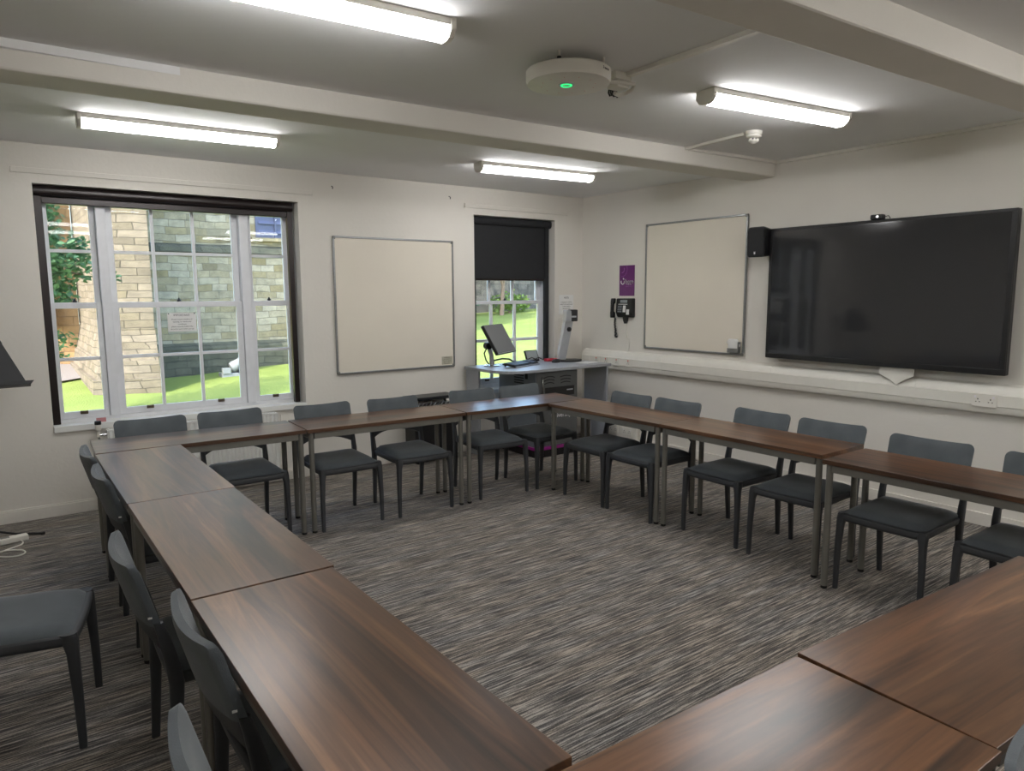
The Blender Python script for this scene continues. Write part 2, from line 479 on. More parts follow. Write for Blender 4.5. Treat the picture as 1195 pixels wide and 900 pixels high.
w1 = thing('window_1', (1.25, 6.25, 0.645), kind='structure')
mb = MB()
Y0, Y1 = 6.24, 6.36
mb.box(W1[0], 0.345, Y0, Y1, .645, 2.408).box(2.15, W1[1], Y0, Y1, .645, 2.408)
mb.box(0.345, 2.15, Y0, Y1, .645, .693).box(0.345, 2.15, Y0, Y1, 2.33, 2.408)
mb.box(0.686, 0.752, Y0 - .012, Y1, .693, 2.33).box(1.728, 1.80, Y0 - .012, Y1, .693, 2.33)
mb.build('window_frame', 'sash', w1, bevel=0.003)
MB().box(W1[0] - .0, W1[1] + .0, YB - .022, Y0, .622, .668).build('window_sill', 'gloss', w1, bevel=0.004)
ZM = 1.547
secs = [(0.347, 0.684, [], 0.512, [0.512]), (0.754, 1.726, [1.077, 1.379], 1.236, [0.969, 1.512]), (1.802, 2.148, [], 1.961, [1.973])]
for x0, x1, xs, kx, lx in secs:
    st = 0.036 if not xs else 0.046
    lo = sash(w1, x0, x1, .694, ZM + .022, Y0 + .012, xs, [1.144], st, .044, .05)
    up = sash(w1, x0, x1, ZM - .018, 2.329, Y0 + .052, xs, [1.952], st, .04, .04)
    for x in lx:
        lift(lo, x, Y0 + .012, .735)
    latch(lo, kx, Y0 + .028, ZM + .0225)
w2 = thing('window_2', (4.5, 6.25, 0.6), kind='structure')
mb = MB()
mb.box(W2[0], 4.02, Y0, Y1, .60, 2.41).box(4.992, W2[1], Y0, Y1, .60, 2.41).box(4.02, 4.992, Y0, Y1, .60, .655).box(4.02, 4.992, Y0, Y1, 2.34, 2.41)
mb.build('window_frame', 'sash', w2, bevel=0.003)
MB().box(W2[0], W2[1], YB - .015, Y0, .575, .618).build('window_sill', 'gloss', w2, bevel=0.004)
lo = sash(w2, 4.022, 4.99, .656, 1.543, Y0 + .012, [4.304, 4.612], [1.12], .055, .036, .062, .03)
up = sash(w2, 4.022, 4.99, 1.508, 2.339, Y0 + .052, [4.304, 4.612], [1.93], .055, .04, .034, .03)
lift(lo, 4.232, Y0 + .012, .70)
latch(lo, 4.488, Y0 + .028, 1.5435)

# blinds
def blind(name, w, zbot, label, drop):
    x0, x1 = w[0], w[1]
    r = thing(name, ((x0 + x1) / 2, 6.18, w[3]), label, 'blind', 'black roller blinds')
    y0, y1 = 6.150, 6.232
    if drop:
        MB().prism(rrect(y1 - y0, .082, .035), lambda a, b: (x0 + .003, (y0 + y1) / 2 + a, w[3] - .045 + b), lambda a, b: (x1 - .012, (y0 + y1) / 2 + a, w[3] - .045 + b)).build('cassette', 'blindfab', r, smooth=40)
        MB().box(x0 + .06, x1 - .085, 6.188, 6.1905, zbot + .02, w[3] - .075).build('fabric', 'blindfab', r)
        MB().box(x0 + .06, x1 - .085, 6.182, 6.197, zbot, zbot + .022).build('bottom_bar', 'blind', r, bevel=.003)
        MB().box(x0 + .003, x0 + .058, 6.17, 6.21, w[2] + .02, w[3] - .083).build('side_channel', 'blindfab', r, bevel=.002)
        MB().box(x1 - .085, x1 - .035, 6.17, 6.21, w[2] + .02, w[3] - .083).build('side_channel', 'blindfab', r, bevel=.002)
    else:
        mb = MB().prism(rrect(y1 - y0, .075, .03), lambda a, b: (x0 + .003, (y0 + y1) / 2 + a, w[3] - .041 + b), lambda a, b: (x1 - .03, (y0 + y1) / 2 + a, w[3] - .041 + b))
        mb.build('cassette', 'blind', r, smooth=40)
        MB().box(x0 + .05, x1 - .055, 6.185, 6.205, w[3] - .128, w[3] - .080).build('bottom_bar', 'blind', r, bevel=.006, seg=3)
        MB().box(x0 + .05, x1 - .055, 6.190, 6.1935, w[3] - .081, w[3] - .07).build('fabric', 'blindfab', r)
        MB().box(x0 + .003, x0 + .052, 6.17, 6.215, w[2] + .025, w[3] - .079).build('side_channel', 'blind', r, bevel=.003)
        MB().box(x1 - .075, x1 - .03, 6.17, 6.215, w[2] + .025, w[3] - .079).build('side_channel', 'blind', r, bevel=.003)
blind('roller_blind', W1, 2.28, 'black roller blind wound up at the top of the wide window', False)
blind('roller_blind', W2, 1.755, 'black blackout blind pulled half down over the narrow window', True)
del w1, w2

# white cover strips above the windows, and the tiny hooks between them
for x0, x1, lab in ((.18, 2.322, 'long thin white cover strip on the wall above the wide window'), (3.886, 5.22, 'thin white cover strip on the wall above the narrow window')):
    r = thing('cover_strip', (x0, YB, 2.47), lab, 'cover strip', 'wall cover strips')
    MB().box(x0, x1, YB - .014, YB, 2.472, 2.51).build('lid', 'wall', r, bevel=.003)
    MB().box(x0 - .004, x0, YB - .016, YB, 2.47, 2.512).build('end_cap', 'plastic', r)
    MB().box(x1, x1 + .004, YB - .016, YB, 2.47, 2.512).build('end_cap', 'plastic', r)
for x, lab in ((2.503, 'small dark hook in the wall above the left top corner of the whiteboard'), (3.706, 'tiny dark hook in the wall near the top right of the whiteboard')):
    mb = MB().path([(x, YB, 2.565), (x, YB - .02, 2.56), (x, YB - .028, 2.55), (x, YB - .024, 2.538)], .004, 6)
    tag(mb.build('wall_hook', 'blackmetal', org=(x, YB, 2.55), smooth=60), lab, 'hook', 'wall hooks')

# ------------------------------------------------------------------ tables
TOP = 0.725
def table(x, y, rz, L, W, label):
    r = thing('meeting_table', (0, 0, 0), label, 'table', 'walnut meeting tables set in a square')
    MB().box(-L / 2, L / 2, -W / 2, W / 2, TOP - .025, TOP).build('tabletop', 'walnut', r, bevel=.0015)
    mb = MB(); e = .0006
    i = .012; t = .022; z0, z1 = TOP - .067, TOP - .0255
    a, b = L / 2 - i, W / 2 - i
    mb.box(-a + .036, a - .036, -b, -b + t, z0, z1).box(-a + .036, a - .036, b - t, b, z0, z1)
    mb.box(-a, -a + t, -b + .036, b - .036, z0, z1).box(a - t, a, -b + .036, b - .036, z0, z1)
    mb.build('rail', 'legmetal', r, bevel=.002)
    for sx in (-1, 1):
        for sy in (-1, 1):
            cx, cy = sx * (a - .018), sy * (b - .018)
            lg = MB().tube((cx, cy, .018), (cx, cy, z1), .0178, seg=18).build('leg', 'legmetal', r, smooth=40)
            MB().lathe([(.012, 0), (.0165, .003), (.0165, .0185)], (cx, cy, 0), seg=16).build('foot_cap', 'foot', lg, smooth=40)
    r.location = (x, y, 0); r.rotation_euler = (0, 0, rz)
    return r
T = [
    (1.029, 4.803, -.036, 1.213, .45, 'walnut table under the wide window, at the left end of the window row'),
    (2.250, 4.745, -.046, 1.210, .45, 'walnut table in the middle of the row by the window wall'),
    (3.463, 4.699, -.030, 1.200, .45, 'walnut table at the inner corner, in front of the grey teaching desk'),
    (3.852, 3.866, PI / 2 + .018, 1.172, .45, 'walnut table in the screen-side row, the one nearest the teaching desk'),
    (3.868, 2.680, PI / 2, 1.190, .45, 'walnut table in the screen-side row, below the wall whiteboard and speaker'),
    (3.776, 1.430, PI / 2, 1.200, .45, 'walnut table in the screen-side row under the large screen, cut by the right edge'),
    (0.633, 3.982, PI / 2, 1.186, .452, 'walnut table in the left row, farthest one, butting the window row'),
    (0.631, 2.781, PI / 2, 1.200, .446, 'walnut table in the left row, middle one, with a pale sheen'),
    (0.625, 1.566, PI / 2, 1.206, .438, 'nearest walnut table of the left row, large in the foreground'),
    (0.936, 0.715, -.030, 1.200, .45, 'walnut table at the bottom edge, across the end of the left row'),
    (2.145, 0.668, -.063, 1.200, .45, 'walnut table at the bottom right corner, nearest the screen side'),
]
for t in T:
    table(*t)

# ------------------------------------------------------------------ chairs
def chair_proto():
    r = thing('meeting_chair', (0, 0, 0), '', 'chair', 'grey chairs round the tables')
    def sq(cx, cy, z, sx, sy, rr=.3):
        return [(cx + a, cy + b, z) for a, b in rrect(sx, sy, min(sx, sy) * rr, 2)]
    for s in (-1, 1):
        MB().loft([sq(s * .220, -.226, 0, .024, .026), sq(s * .219, -.224, .20, .029, .032), sq(s * .213, -.218, .36, .036, .040),
                   sq(s * .208, -.212, .405, .046, .052), sq(s * .203, -.206, .432, .05, .056, .4)]).build('leg', 'frame', r, smooth=50)
        MB().loft([sq(s * .205, .228, 0, .024, .028), sq(s * .207, .214, .22, .029, .036), sq(s * .209, .205, .40, .033, .045),
                   sq(s * .210, .212, .46, .032, .044), sq(s * .210, .232, .56, .026, .036), sq(s * .208, .246, .61, .022, .028)]).build('leg', 'frame', r, smooth=50)
    # seat frame: a shallow tray between the legs
    def seat_ring(z, g, yf=-.232, yb=.222, w0=.228, w1=.214):
        P = []
        n = 10
        for k in range(n + 1):                      # front edge, gently bowed
            u = -1 + 2 * k / n
            P.append((u * (w0 - g), yf + g - .010 * (1 - u * u), z - .010 * (1 - u * u) * 0))
        for k in range(n + 1):
            u = 1 - 2 * k / n
            P.append((u * (w1 - g), yb - g + .006 * (1 - u * u), z))
        return P
    MB().loft([seat_ring(.388, .012), seat_ring(.396, .002), seat_ring(.424, .0), seat_ring(.430, .004)]).build('seat_frame', 'frame', r, bevel=.006, smooth=40)
    # padded seat: domed top, waterfall front
    mb = MB(); nx, ny = 14, 12
    def pad(u, v):                                   # u,v in -1..1
        w = .214 - .010 * (v + 1) / 2
        x = u * w; y = -.222 + (v + 1) / 2 * .432 - .010 * (1 - u * u) * (1 if v < 0 else 0) * (-v)
        ru = 1 - abs(u) ** 6; rv = 1 - abs(v) ** 8
        z = .432 + .030 * (max(ru, 0) * max(rv, 0)) ** .45 + .006 * v * (v > 0) - .012 * max(0, -v) ** 2 + .004 * u * u
        return (x, y, z)
    G = [[mb.bm.verts.new(pad(-1 + 2 * i / nx, -1 + 2 * j / ny)) for i in range(nx + 1)] for j in range(ny + 1)]
    for j in range(ny):
        for i in range(nx):
            mb.face([G[j][i], G[j][i + 1], G[j + 1][i + 1], G[j + 1][i]])
    rim = [G[0][i] for i in range(nx + 1)] + [G[j][nx] for j in range(1, ny + 1)] + [G[ny][i] for i in range(nx - 1, -1, -1)] + [G[j][0] for j in range(ny - 1, 0, -1)]
    low = [mb.bm.verts.new((v.co.x, v.co.y, .424)) for v in rim]
    for k in range(len(rim)):
        mb.face([rim[k], low[k], low[(k + 1) % len(rim)], rim[(k + 1) % len(rim)]])
    mb.build('seat', 'fabric', r, smooth=60)
    # curved upholstered backrest
    def back_pt(u, z, off):
        lean = .236 + (z - .56) * .27
        curve = .036 * (1 - u * u)
        w = .212 + .006 * (z - .55) / .25
        nrm = Vector((-u * .30, 1, -.25)).normalized()
        return Vector((u * w, lean + curve, z)) + nrm * off
    def shell(zlo, zhi, th, nu=28, nz=8, round_top=True):
        mb = MB(); F = {}; Bk = {}
        for i in range(nu + 1):
            u = math.sin(PI / 2 * (-1 + 2 * i / nu)) if round_top else -1 + 2 * i / nu
            for j in range(nz + 1):
                t = j / nz
                lo, hi = zlo(u), zhi(u)
                z = lo + (hi - lo) * t
                edge = min(1.0, (1 - abs(u)) * 7 + .35)
                if round_top: edge = min(edge, (1 - t) * 4.5 + .35)
                h = th / 2 * min(1, edge) ** .5
                F[i, j] = mb.bm.verts.new(back_pt(u, z, -h)); Bk[i, j] = mb.bm.verts.new(back_pt(u, z, h))
        for i in range(nu):
            for j in range(nz):
                mb.face([F[i, j], F[i + 1, j], F[i + 1, j + 1], F[i, j + 1]])
                mb.face([Bk[i, j], Bk[i, j + 1], Bk[i + 1, j + 1], Bk[i + 1, j]])
            mb.face([F[i, 0], Bk[i, 0], Bk[i + 1, 0], F[i + 1, 0]])
            mb.face([F[i, nz], F[i + 1, nz], Bk[i + 1, nz], Bk[i, nz]])
        for j in range(nz):
            mb.face([F[0, j], F[0, j + 1], Bk[0, j + 1], Bk[0, j]])
            mb.face([F[nu, j], Bk[nu, j], Bk[nu, j + 1], F[nu, j + 1]])
        return mb
    top = lambda u: .810 - .013 * (1 - u * u) - (.036 * (1 - math.sqrt(max(0, 1 - ((abs(u) - .84) / .16) ** 2))) if abs(u) > .84 else 0)
    mid = lambda u: .612 - .012 * u * u
    arch = lambda u: .556 - .048 * abs(u) ** 2.6
    shell(mid, top, .034).build('backrest', 'fabric', r, smooth=60)
    shell(arch, lambda u: mid(u) + .004, .026, nz=3, round_top=False).build('back_frame', 'frame', r, smooth=60)
    MB().boxm(frame(back_pt(-1.0, .635, .012) + Vector((-.001, 0, 0)), (0, 1, 0), (0, 0, 1)), .012, .006, .003).build('care_tag', 'paper', r)
    return r
proto = chair_proto()
H = PI / 2
CH = [
    (.800, 4.905, 0.0, 'grey chair at the window row under the left half of the wide window'),
    (1.310, 4.905, 0.0, 'grey chair at the window row under the right half of the wide window'),
    (1.945, 4.790, 0.0, 'grey chair at the window row below the lower left corner of the back whiteboard'),
    (2.510, 4.755, 0.0, 'grey chair at the window row below the back whiteboard, beside the black floor cabinet'),
    (3.245, 4.765, -.06, 'grey chair at the window row in front of the left end of the teaching desk'),
    (3.770, 4.755, 0.03, 'grey chair at the inner corner, in front of the grey desk cabinet'),
    (3.863, 4.040, -H, 'grey chair in the screen-side row, the one nearest the inner corner'),
    (3.872, 3.560, -H, 'grey chair in the screen-side row, second from the inner corner'),
    (3.945, 2.885, -H - .03, 'grey chair in the screen-side row, third from the inner corner, below the small black speaker'),
    (3.925, 2.350, -H + .03, 'grey chair in the screen-side row, partly behind the paired table legs under the screen'),
    (3.860, 1.745, -H, 'grey chair in the screen-side row under the middle of the large screen'),
    (3.850, 1.160, -H, 'grey chair in the screen-side row cut off by the right edge'),
    (.660, 4.290, H, 'grey chair in the left row, farthest one, nearest the radiator valve'),
    (.660, 3.740, H, 'grey chair in the left row, second from the window wall'),
    (.590, 2.540, H - .02, 'grey chair in the left row, pulled slightly out beside the empty pulled-out seat'),
    (.660, 1.880, H, 'grey chair in the left row at the foreground table, tucked in tight'),
    (.540, 1.270, H, 'grey chair at the bottom edge, nearest of the left row, only its back showing'),
    (-.030, 3.100, math.radians(77.5), 'grey chair pulled well out from the left row, its empty seat at the left edge'),
    (1.553, .098, 0.02, 'grey chair with only a rounded corner of its back showing at the bottom right corner'),
]
for i, (x, y, a, lab) in enumerate(CH):
    if i == 0:
        c = proto; c.location = (x, y, 0); c.rotation_euler = (0, 0, a)
    else:
        c = copy_thing(proto, (x, y, 0), a)
    c['label'] = lab

# ------------------------------------------------------------------ whiteboards
def whiteboard(name, org, f, w, h, label):
    """f maps (across, out, up) to the world"""
    r = thing(name, org, label, 'whiteboard', 'white magnetic boards')
    def bx(mb, a0, a1, o0, o1, z0, z1):
        return mb.hexa([f(a0, o0, z0), f(a1, o0, z0), f(a1, o1, z0), f(a0, o1, z0), f(a0, o0, z1), f(a1, o0, z1), f(a1, o1, z1), f(a0, o1, z1)])
    bx(MB(), .014, w - .014, 0, .012, .014, h - .014).build('writing_surface', 'board', r)
    mb = MB(); b = .018
    for a0, a1, z0, z1 in ((.02, w - .02, 0, b), (.02, w - .02, h - b, h), (0, b, .02, h - .02), (w - b, w, .02, h - .02)):
        bx(mb, a0, a1, 0, .02, z0, z1)
    mb.build('rim', 'alu', r, bevel=.004)
    for a in (0, w - .03):
        for z in (0, h - .03):
            bx(MB(), a, a + .03, 0, .023, z, z + .03).build('corner_cap', 'corner', r, bevel=.009, seg=3)
    return r, bx
wb, bx = whiteboard('whiteboard', (3.11, YB, .893), lambda a, o, z: (2.486 + a, YB - .003 - o, .893 + z), 1.25, 1.244,
                    'square whiteboard on the wall between the two windows')
bx(MB(), 1.098, 1.222, .0122, .013, .026, .105).build('sticker', 'sticker', wb)
mb = MB()
fx = lambda a, z: Matrix.Translation((2.486 + a, YB - .0168, .893 + z)) @ Matrix.Rotation(PI / 2, 4, 'X')
for k, s in enumerate(('WHITEBOARD', 'Dry wipe pens only', 'Use a clean dry cloth', 'Do not use solvents', 'Keep surface dry')):
    mb.text(s, .0115 if k == 0 else .0095, fx(1.16, .094 - .015 * k))
mb.build('sticker_print', 'greyink', wb)
wb2, bx = whiteboard('whiteboard', (XR, 4.52, 1.05), lambda a, o, z: (XR - .003 - o, 5.126 - a, 1.05 + z), 1.216, 1.257,
                     'whiteboard on the right wall between the wall phone and the large screen')
# wipe holder with a crumpled cloth in the corner of that board
r = thing('wipe_holder', (XR - .0165, 3.99, 1.078), 'small grey holder with a pale wipe in the corner of the right-hand whiteboard', 'wipe holder')
MB().box(XR - .062, XR - .0172, 3.942, 4.058, 1.0735, 1.10).box(XR - .062, XR - .056, 3.942, 4.058, 1.10, 1.115).box(XR - .06, XR - .0172, 3.942, 3.948, 1.10, 1.175).build('tray', 'alu', r, bevel=.002)
mb = MB()
R = []
for k in range(7):
    t = k / 6; rr = []
    for q in range(12):
        a = 2 * PI * q / 12; j = 1 + .18 * math.sin(3 * a + 2 * k) + .1 * random.uniform(-1, 1)
        w = (.045 + .02 * math.sin(t * PI)) * j
        rr.append((XR - .040 + .017 * math.sin(a) * j, 4.00 + w * math.cos(a) + .012 * t, 1.104 + .095 * t))
    R.append(rr)
mb.loft(R).build('wipe', 'paper', r, smooth=80)

# ------------------------------------------------------------------ large screen, webcam, speaker
XT = 5.345
r = thing('interactive_screen', (XR, 2.73, 1.06), 'large black wall-mounted display, switched off', 'screen')
y0, y1, z0, z1 = 1.822, 3.622, 1.062, 2.148
MB().box(XT, XT + .06, y0, y1, z0, z1).build('casing', 'black', r, bevel=.008, seg=3)
mb = MB(); b = .022
mb.box(XT - .006, XT, y0 + .004, y1 - .004, z0 + .004, z0 + .042).box(XT - .006, XT, y0 + .004, y1 - .004, z1 - b, z1 - .003)
mb.box(XT - .006, XT, y0 + .004, y0 + .034, z0 + .042, z1 - b).box(XT - .006, XT, y1 - .030, y1 - .004, z0 + .042, z1 - b)
mb.build('bezel', 'black', r, bevel=.002)
MB().box(XT - .003, XT, y0 + .034, y1 - .030, z0 + .042, z1 - b).build('display', 'screen', r)
mb = MB().box(XT + .06, XR, 2.35, 2.43, 1.2, 2.0).box(XT + .06, XR, 3.03, 3.11, 1.2, 2.0).box(XR - .02, XR, 2.3, 3.2, 1.5, 1.7)
mb.build('wall_bracket', 'blackmetal', r)
mb = MB()
mb.prism([(2.41, 1.062), (2.41, 1.005), (2.47, .975), (2.53, .935), (2.59, .975), (2.66, 1.005), (2.66, 1.062)],
         lambda y, z: (XT + .033, y, z), lambda y, z: (XT + .039, y, z)).build('hanging_plate', 'plastic', r)
r = thing('webcam', (XT + .02, 2.72, 2.148), 'small black webcam clipped on the top edge of the large screen', 'webcam')
MB().box(XT - .006, XT + .05, 2.688, 2.778, 2.1485, 2.186).build('body', 'black', r, bevel=.009, seg=3)
MB().lathe([(.016, 0), (.016, .008), (.012, .010), (.010, .007)], (XT - .006, 2.72, 2.168), Matrix.Rotation(-PI / 2, 3, 'Y'), 16).build('lens', 'screen', r, smooth=40)
MB().path([(XT + .04, 2.686, 2.17), (XT + .04, 2.664, 2.174), (XT + .045, 2.655, 2.160), (XT + .068, 2.66, 2.13)], .003, 6).build('cable', 'black', r, smooth=60)

r = thing('wall_speaker', (XR, 3.72, 1.92), 'small black loudspeaker between the right-hand whiteboard and the large screen', 'speaker')
mb = MB()
P = rrect(.172, .252, .028)
mb.loft([[(XR - x, 3.700 + a * s, 2.040 + b * (1 - (1 - s) * .5)) for a, b in P] for x, s in ((.045, .74), (.06, .80), (.175, 1.0), (.190, 1.0))]).build('cabinet', 'black', r, smooth=35)
P2 = rrect(.158, .238, .026)
MB().loft([[(XR - x, 3.700 + a * s, 2.040 + b * s) for a, b in P2] for x, s in ((.1902, 1), (.199, 1), (.204, .95))]).build('grille', 'blindfab', r, smooth=35)
mb = MB().box(XR - .205, XR - .2035, 3.697, 3.711, 1.942, 1.954).box(XR - .205, XR - .2035, 3.694, 3.714, 1.957, 1.959).box(XR - .205, XR - .2035, 3.698, 3.710, 1.935, 1.937)
mb.build('badge', 'white', r)
MB().box(XR - .05, XR, 3.67, 3.73, 2.0, 2.08).build('bracket', 'blackmetal', r, bevel=.003)

# ------------------------------------------------------------------ dado trunking with sockets on the right wall
r = thing('dado_trunking', (XR, 3.5, .79), 'white plastic cable trunking running along the right wall under the screen', 'trunking')
prof = [(0, .79), (.030, .79), (.052, .800), (.062, .822), (.064, .845), (.070, .850), (.070, .925), (.064, .930), (.056, .958), (.036, .985), (0, .998)]
joints = [YF, -.3, 1.2, 2.404, 3.600, 4.85, 5.90]
for a, b in zip(joints, joints[1:]):
    MB().prism(prof, lambda o, z: (XR - o, a + .0008, z), lambda o, z: (XR - o, b - .0008, z)).build('cover_length', 'plastic', r, smooth=25)
for y in joints[2:-1]:
    MB().prism([(0, .789), (.031, .789), (.053, .799), (.0635, .822), (.0712, .849), (.0712, .926), (.057, .959), (.037, .986), (0, .999)], lambda o, z: (XR - o, y - .004, z), lambda o, z: (XR - o, y + .004, z)).build('joint_cover', 'plastic', r)
MB().prism(prof, lambda o, z: (XR - o * 1.04, 5.90, z), lambda o, z: (XR - o * 1.04, 6.03, z)).build('end_piece', 'plastic', r, bevel=.003)
def socket(parent, xf, y0, y1, z0, z1, double=True):
    """faceplate on a face looking to -x, with switch rockers and pin holes"""
    s = MB().box(xf - .008, xf, y0, y1, z0, z1).build('socket', 'plastic', parent, bevel=.003)
    mb = MB(); w = y1 - y0; zc = (z0 + z1) / 2
    n = 2 if double else 1
    for k in range(n):
        yc = y0 + w * (k + .5) / n
        mb.box(xf - .0086, xf - .0078, yc - .003, yc + .003, zc + .002, zc + .012)
        for s_ in (-1, 1):
            mb.box(xf - .0086, xf - .0078, yc + s_ * .011 - .004, yc + s_ * .011 + .004, zc - .014, zc - .009)
    mb.build('pin_holes', 'black', s)
    mb = MB()
    for k in range(n):
        yc = y0 + w * (.14 if k == 0 else .86) if double else (y0 + y1) / 2
        mb.box(xf - .0105, xf - .0078, yc - .006, yc + .006, zc + .014, zc + .030)
    mb.build('rocker', 'ledred' if not double else 'white', s, bevel=.001)
socket(r, XR - .070, 1.868, 2.022, .838, .930)
for y in (5.78, 5.63, 5.465, 5.29):
    socket(r, XR - .070, y - .043, y + .043, .842, .928, False)
# low box with sockets near the floor
r = thing('floor_socket_box', (XR, 5.43, .0), 'white low socket box on the right wall near the floor, behind the corner chair', 'socket box')
MB().box(XR - .06, XR - .0182, 5.17, 5.70, .05, .235).build('box', 'plastic', r, bevel=.006)
socket(r, XR - .06, 5.44, 5.585, .10, .187)
socket(r, XR - .06, 5.23, 5.375, .10, .187)
MB().box(XR - .0612, XR - .059, 5.61, 5.68, .165, .19).build('slot', 'black', r)
r = thing('plug_adaptor', (XR - .05, 5.87, 0), 'black plug and looped flex by the skirting beside the desk end', 'plug')
MB().box(XR - .11, XR - .0185, 5.80, 5.90, .04, .13).build('plug_body', 'black', r, bevel=.012)
MB().path([(XR - .08, 5.84, .125), (XR - .09, 5.84, .17), (XR - .09, 5.88, .19), (XR - .07, 5.93, .15), (XR - .06, 5.95, .05), (XR - .08, 5.93, .006), (XR - .2, 5.9, .006)], .006, 8).build('flex', 'black', r, smooth=60)

# ------------------------------------------------------------------ poster, phone, wall notice
fR = lambda y, z, off: Matrix.Translation((XR - off, y, z)) @ Matrix.Rotation(-PI / 2, 4, 'Z') @ Matrix.Rotation(PI / 2, 4, 'X')
r = thing('poster', (XR, 5.40, 1.75), 'small purple poster with a white logo above the wall phone', 'poster')
MB().box(XR - .005, XR, 5.288, 5.508, 1.588, 1.908).build('sheet', 'purple', r)
mb = MB()
mb.text('here', .066, fR(5.361, 1.738, .0056), depth=.0008)
for d in (.0012, -.0012):
    mb.text('here', .066, fR(5.361 + d, 1.738, .0056), depth=.0008)
mb.text('to help you', .017, fR(5.368, 1.712, .0056))
arc = []
for k in range(17):
    a = math.radians(150 + 240 * k / 16)
    arc.append((a, .026))
for (a, q), (b, _) in zip(arc, arc[1:]):
    mb.hexa([(XR - .0062, 5.458 - math.cos(t) * rr, 1.735 + math.sin(t) * rr) for t, rr in ((a, .019), (b, .019), (b, .028), (a, .028))] +
            [(XR - .0048, 5.458 - math.cos(t) * rr, 1.735 + math.sin(t) * rr) for t, rr in ((a, .019), (b, .019), (b, .028), (a, .028))])
mb.prism([(0, 0), (.016, -.012), (.008, -.022), (-.008, -.010)], lambda a, b: (XR - .0062, 5.450 - a, 1.778 + b), lambda a, b: (XR - .0048, 5.450 - a, 1.778 + b))
mb.build('logo', 'white', r)
mb = MB()
mb.text('helpdesk   room', .012, fR(5.37, 1.688, .0056))
for rad, wd in ((.075, .006), (.03, .012)):
    for k in range(14):
        a, b = [math.radians(-95 + 120 * q / 14) for q in (k, k + 1)]
        pts = [(t, rr) for t, rr in ((a, rad), (b, rad), (b, rad + wd), (a, rad + wd))]
        if all(5.288 < 5.472 - math.cos(t) * rr < 5.508 and 1.588 < 1.868 + math.sin(t) * rr < 1.908 for t, rr in pts):
            mb.hexa([(XR - .0058, 5.472 - math.cos(t) * rr, 1.868 + math.sin(t) * rr) for t, rr in pts] + [(XR - .0048, 5.472 - math.cos(t) * rr, 1.868 + math.sin(t) * rr) for t, rr in pts])
mb.build('pattern', 'lilac', r)

r = thing('wall_phone', (XR, 5.40, 1.33), 'black corded phone mounted on the right wall under the purple poster', 'phone')
mb = MB().prism([(0, 0), (.035, 0), (.062, .05), (.05, .19), (.045, .20), (0, .20)], lambda o, z: (XR - o, 5.272, 1.362 + z), lambda o, z: (XR - o, 5.505, 1.362 + z))
mb.build('body', 'black', r, bevel=.008)
mb = MB()
P = rrect(.05, .045, .015, 3)
def hs(z, o, s): return [(XR - o + a * s, 5.527 + b * s, z) for a, b in P]
mb.loft([hs(1.356, .078, .9), hs(1.37, .080, 1.0), hs(1.41, .080, 1.0), hs(1.425, .088, .7), hs(1.50, .086, .7), hs(1.515, .076, 1.0), hs(1.55, .072, 1.0), hs(1.562, .07, .85)]).build('handset', 'black', r, smooth=45)
def on_face(t):          # point on the sloped phone face: t = height above its foot
    return .062 - (.012) * (t - .05) / .14
mb = MB()
for i in range(3):
    for j in range(4):
        t = .06 + j * .019
        mb.boxm(frame((XR - on_face(t) - .002, 5.462 - i * .021, 1.362 + t), (0, 1, 0), (0, 0, 1)), .014, .011, .006)
mb.build('keypad', 'cab', r)
mb = MB()
for yy, t0, t1 in ((5.375, .055, .125), (5.322, .03, .085)):
    t = (t0 + t1) / 2
    mb.boxm(frame((XR - on_face(max(t, .06)) - .001, yy, 1.362 + t), (0, 1, 0), (.09, 0, 1)), .036, t1 - t0, .008)
mb.boxm(frame((XR - on_face(.13) - .0015, 5.40, 1.362 + .138), (0, 1, 0), (.09, 0, 1)), .13, .006, .006)
mb.build('label_window', 'paper', r)
MB().boxm(frame((XR - on_face(.165) - .0015, 5.39, 1.362 + .168), (0, 1, 0), (.09, 0, 1)), .10, .03, .006).build('phone_display', 'lcd', r)
MB().loft([[(XR - o, y, z) for o, y in ((.005, yc - w), (.005, yc + w), (.03, yc + w), (.03, yc - w))] for z, yc, w in ((1.372, 5.395, .035), (1.33, 5.395, .028), (1.295, 5.395, .012))]).build('cable_clamp', 'black', r, bevel=.003)
pts = []
for k in range(70):
    t = k / 69; a = t * 2 * PI * 9
    y = 5.52 + .006 * math.sin(t * 5); z = 1.352 - .175 * t
    pts.append((XR - .045 + .009 * math.cos(a), y + .009 * math.sin(a), z))
for k in range(30):
    t = k / 29; a = t * 2 * PI * 5
    pts.append((XR - .045 + .010 * math.cos(a) + .012 * math.sin(t * PI), 5.524 - .006 + .012 * math.sin(a), 1.177 - .04 * math.sin(t * PI) + .05 * t * t))
MB().path(pts, .0055, 6).build('coiled_cord', 'black', r, smooth=60)
MB().path([(XR - .015, 5.395, 1.297), (XR - .012, 5.40, 1.24), (XR - .010, 5.375, 1.16), (XR - .010, 5.345, 1.09), (XR - .012, 5.35, 1.04), (XR - .02, 5.36, .995)], .006, 8).build('wall_cable', 'plastic', r, smooth=60)

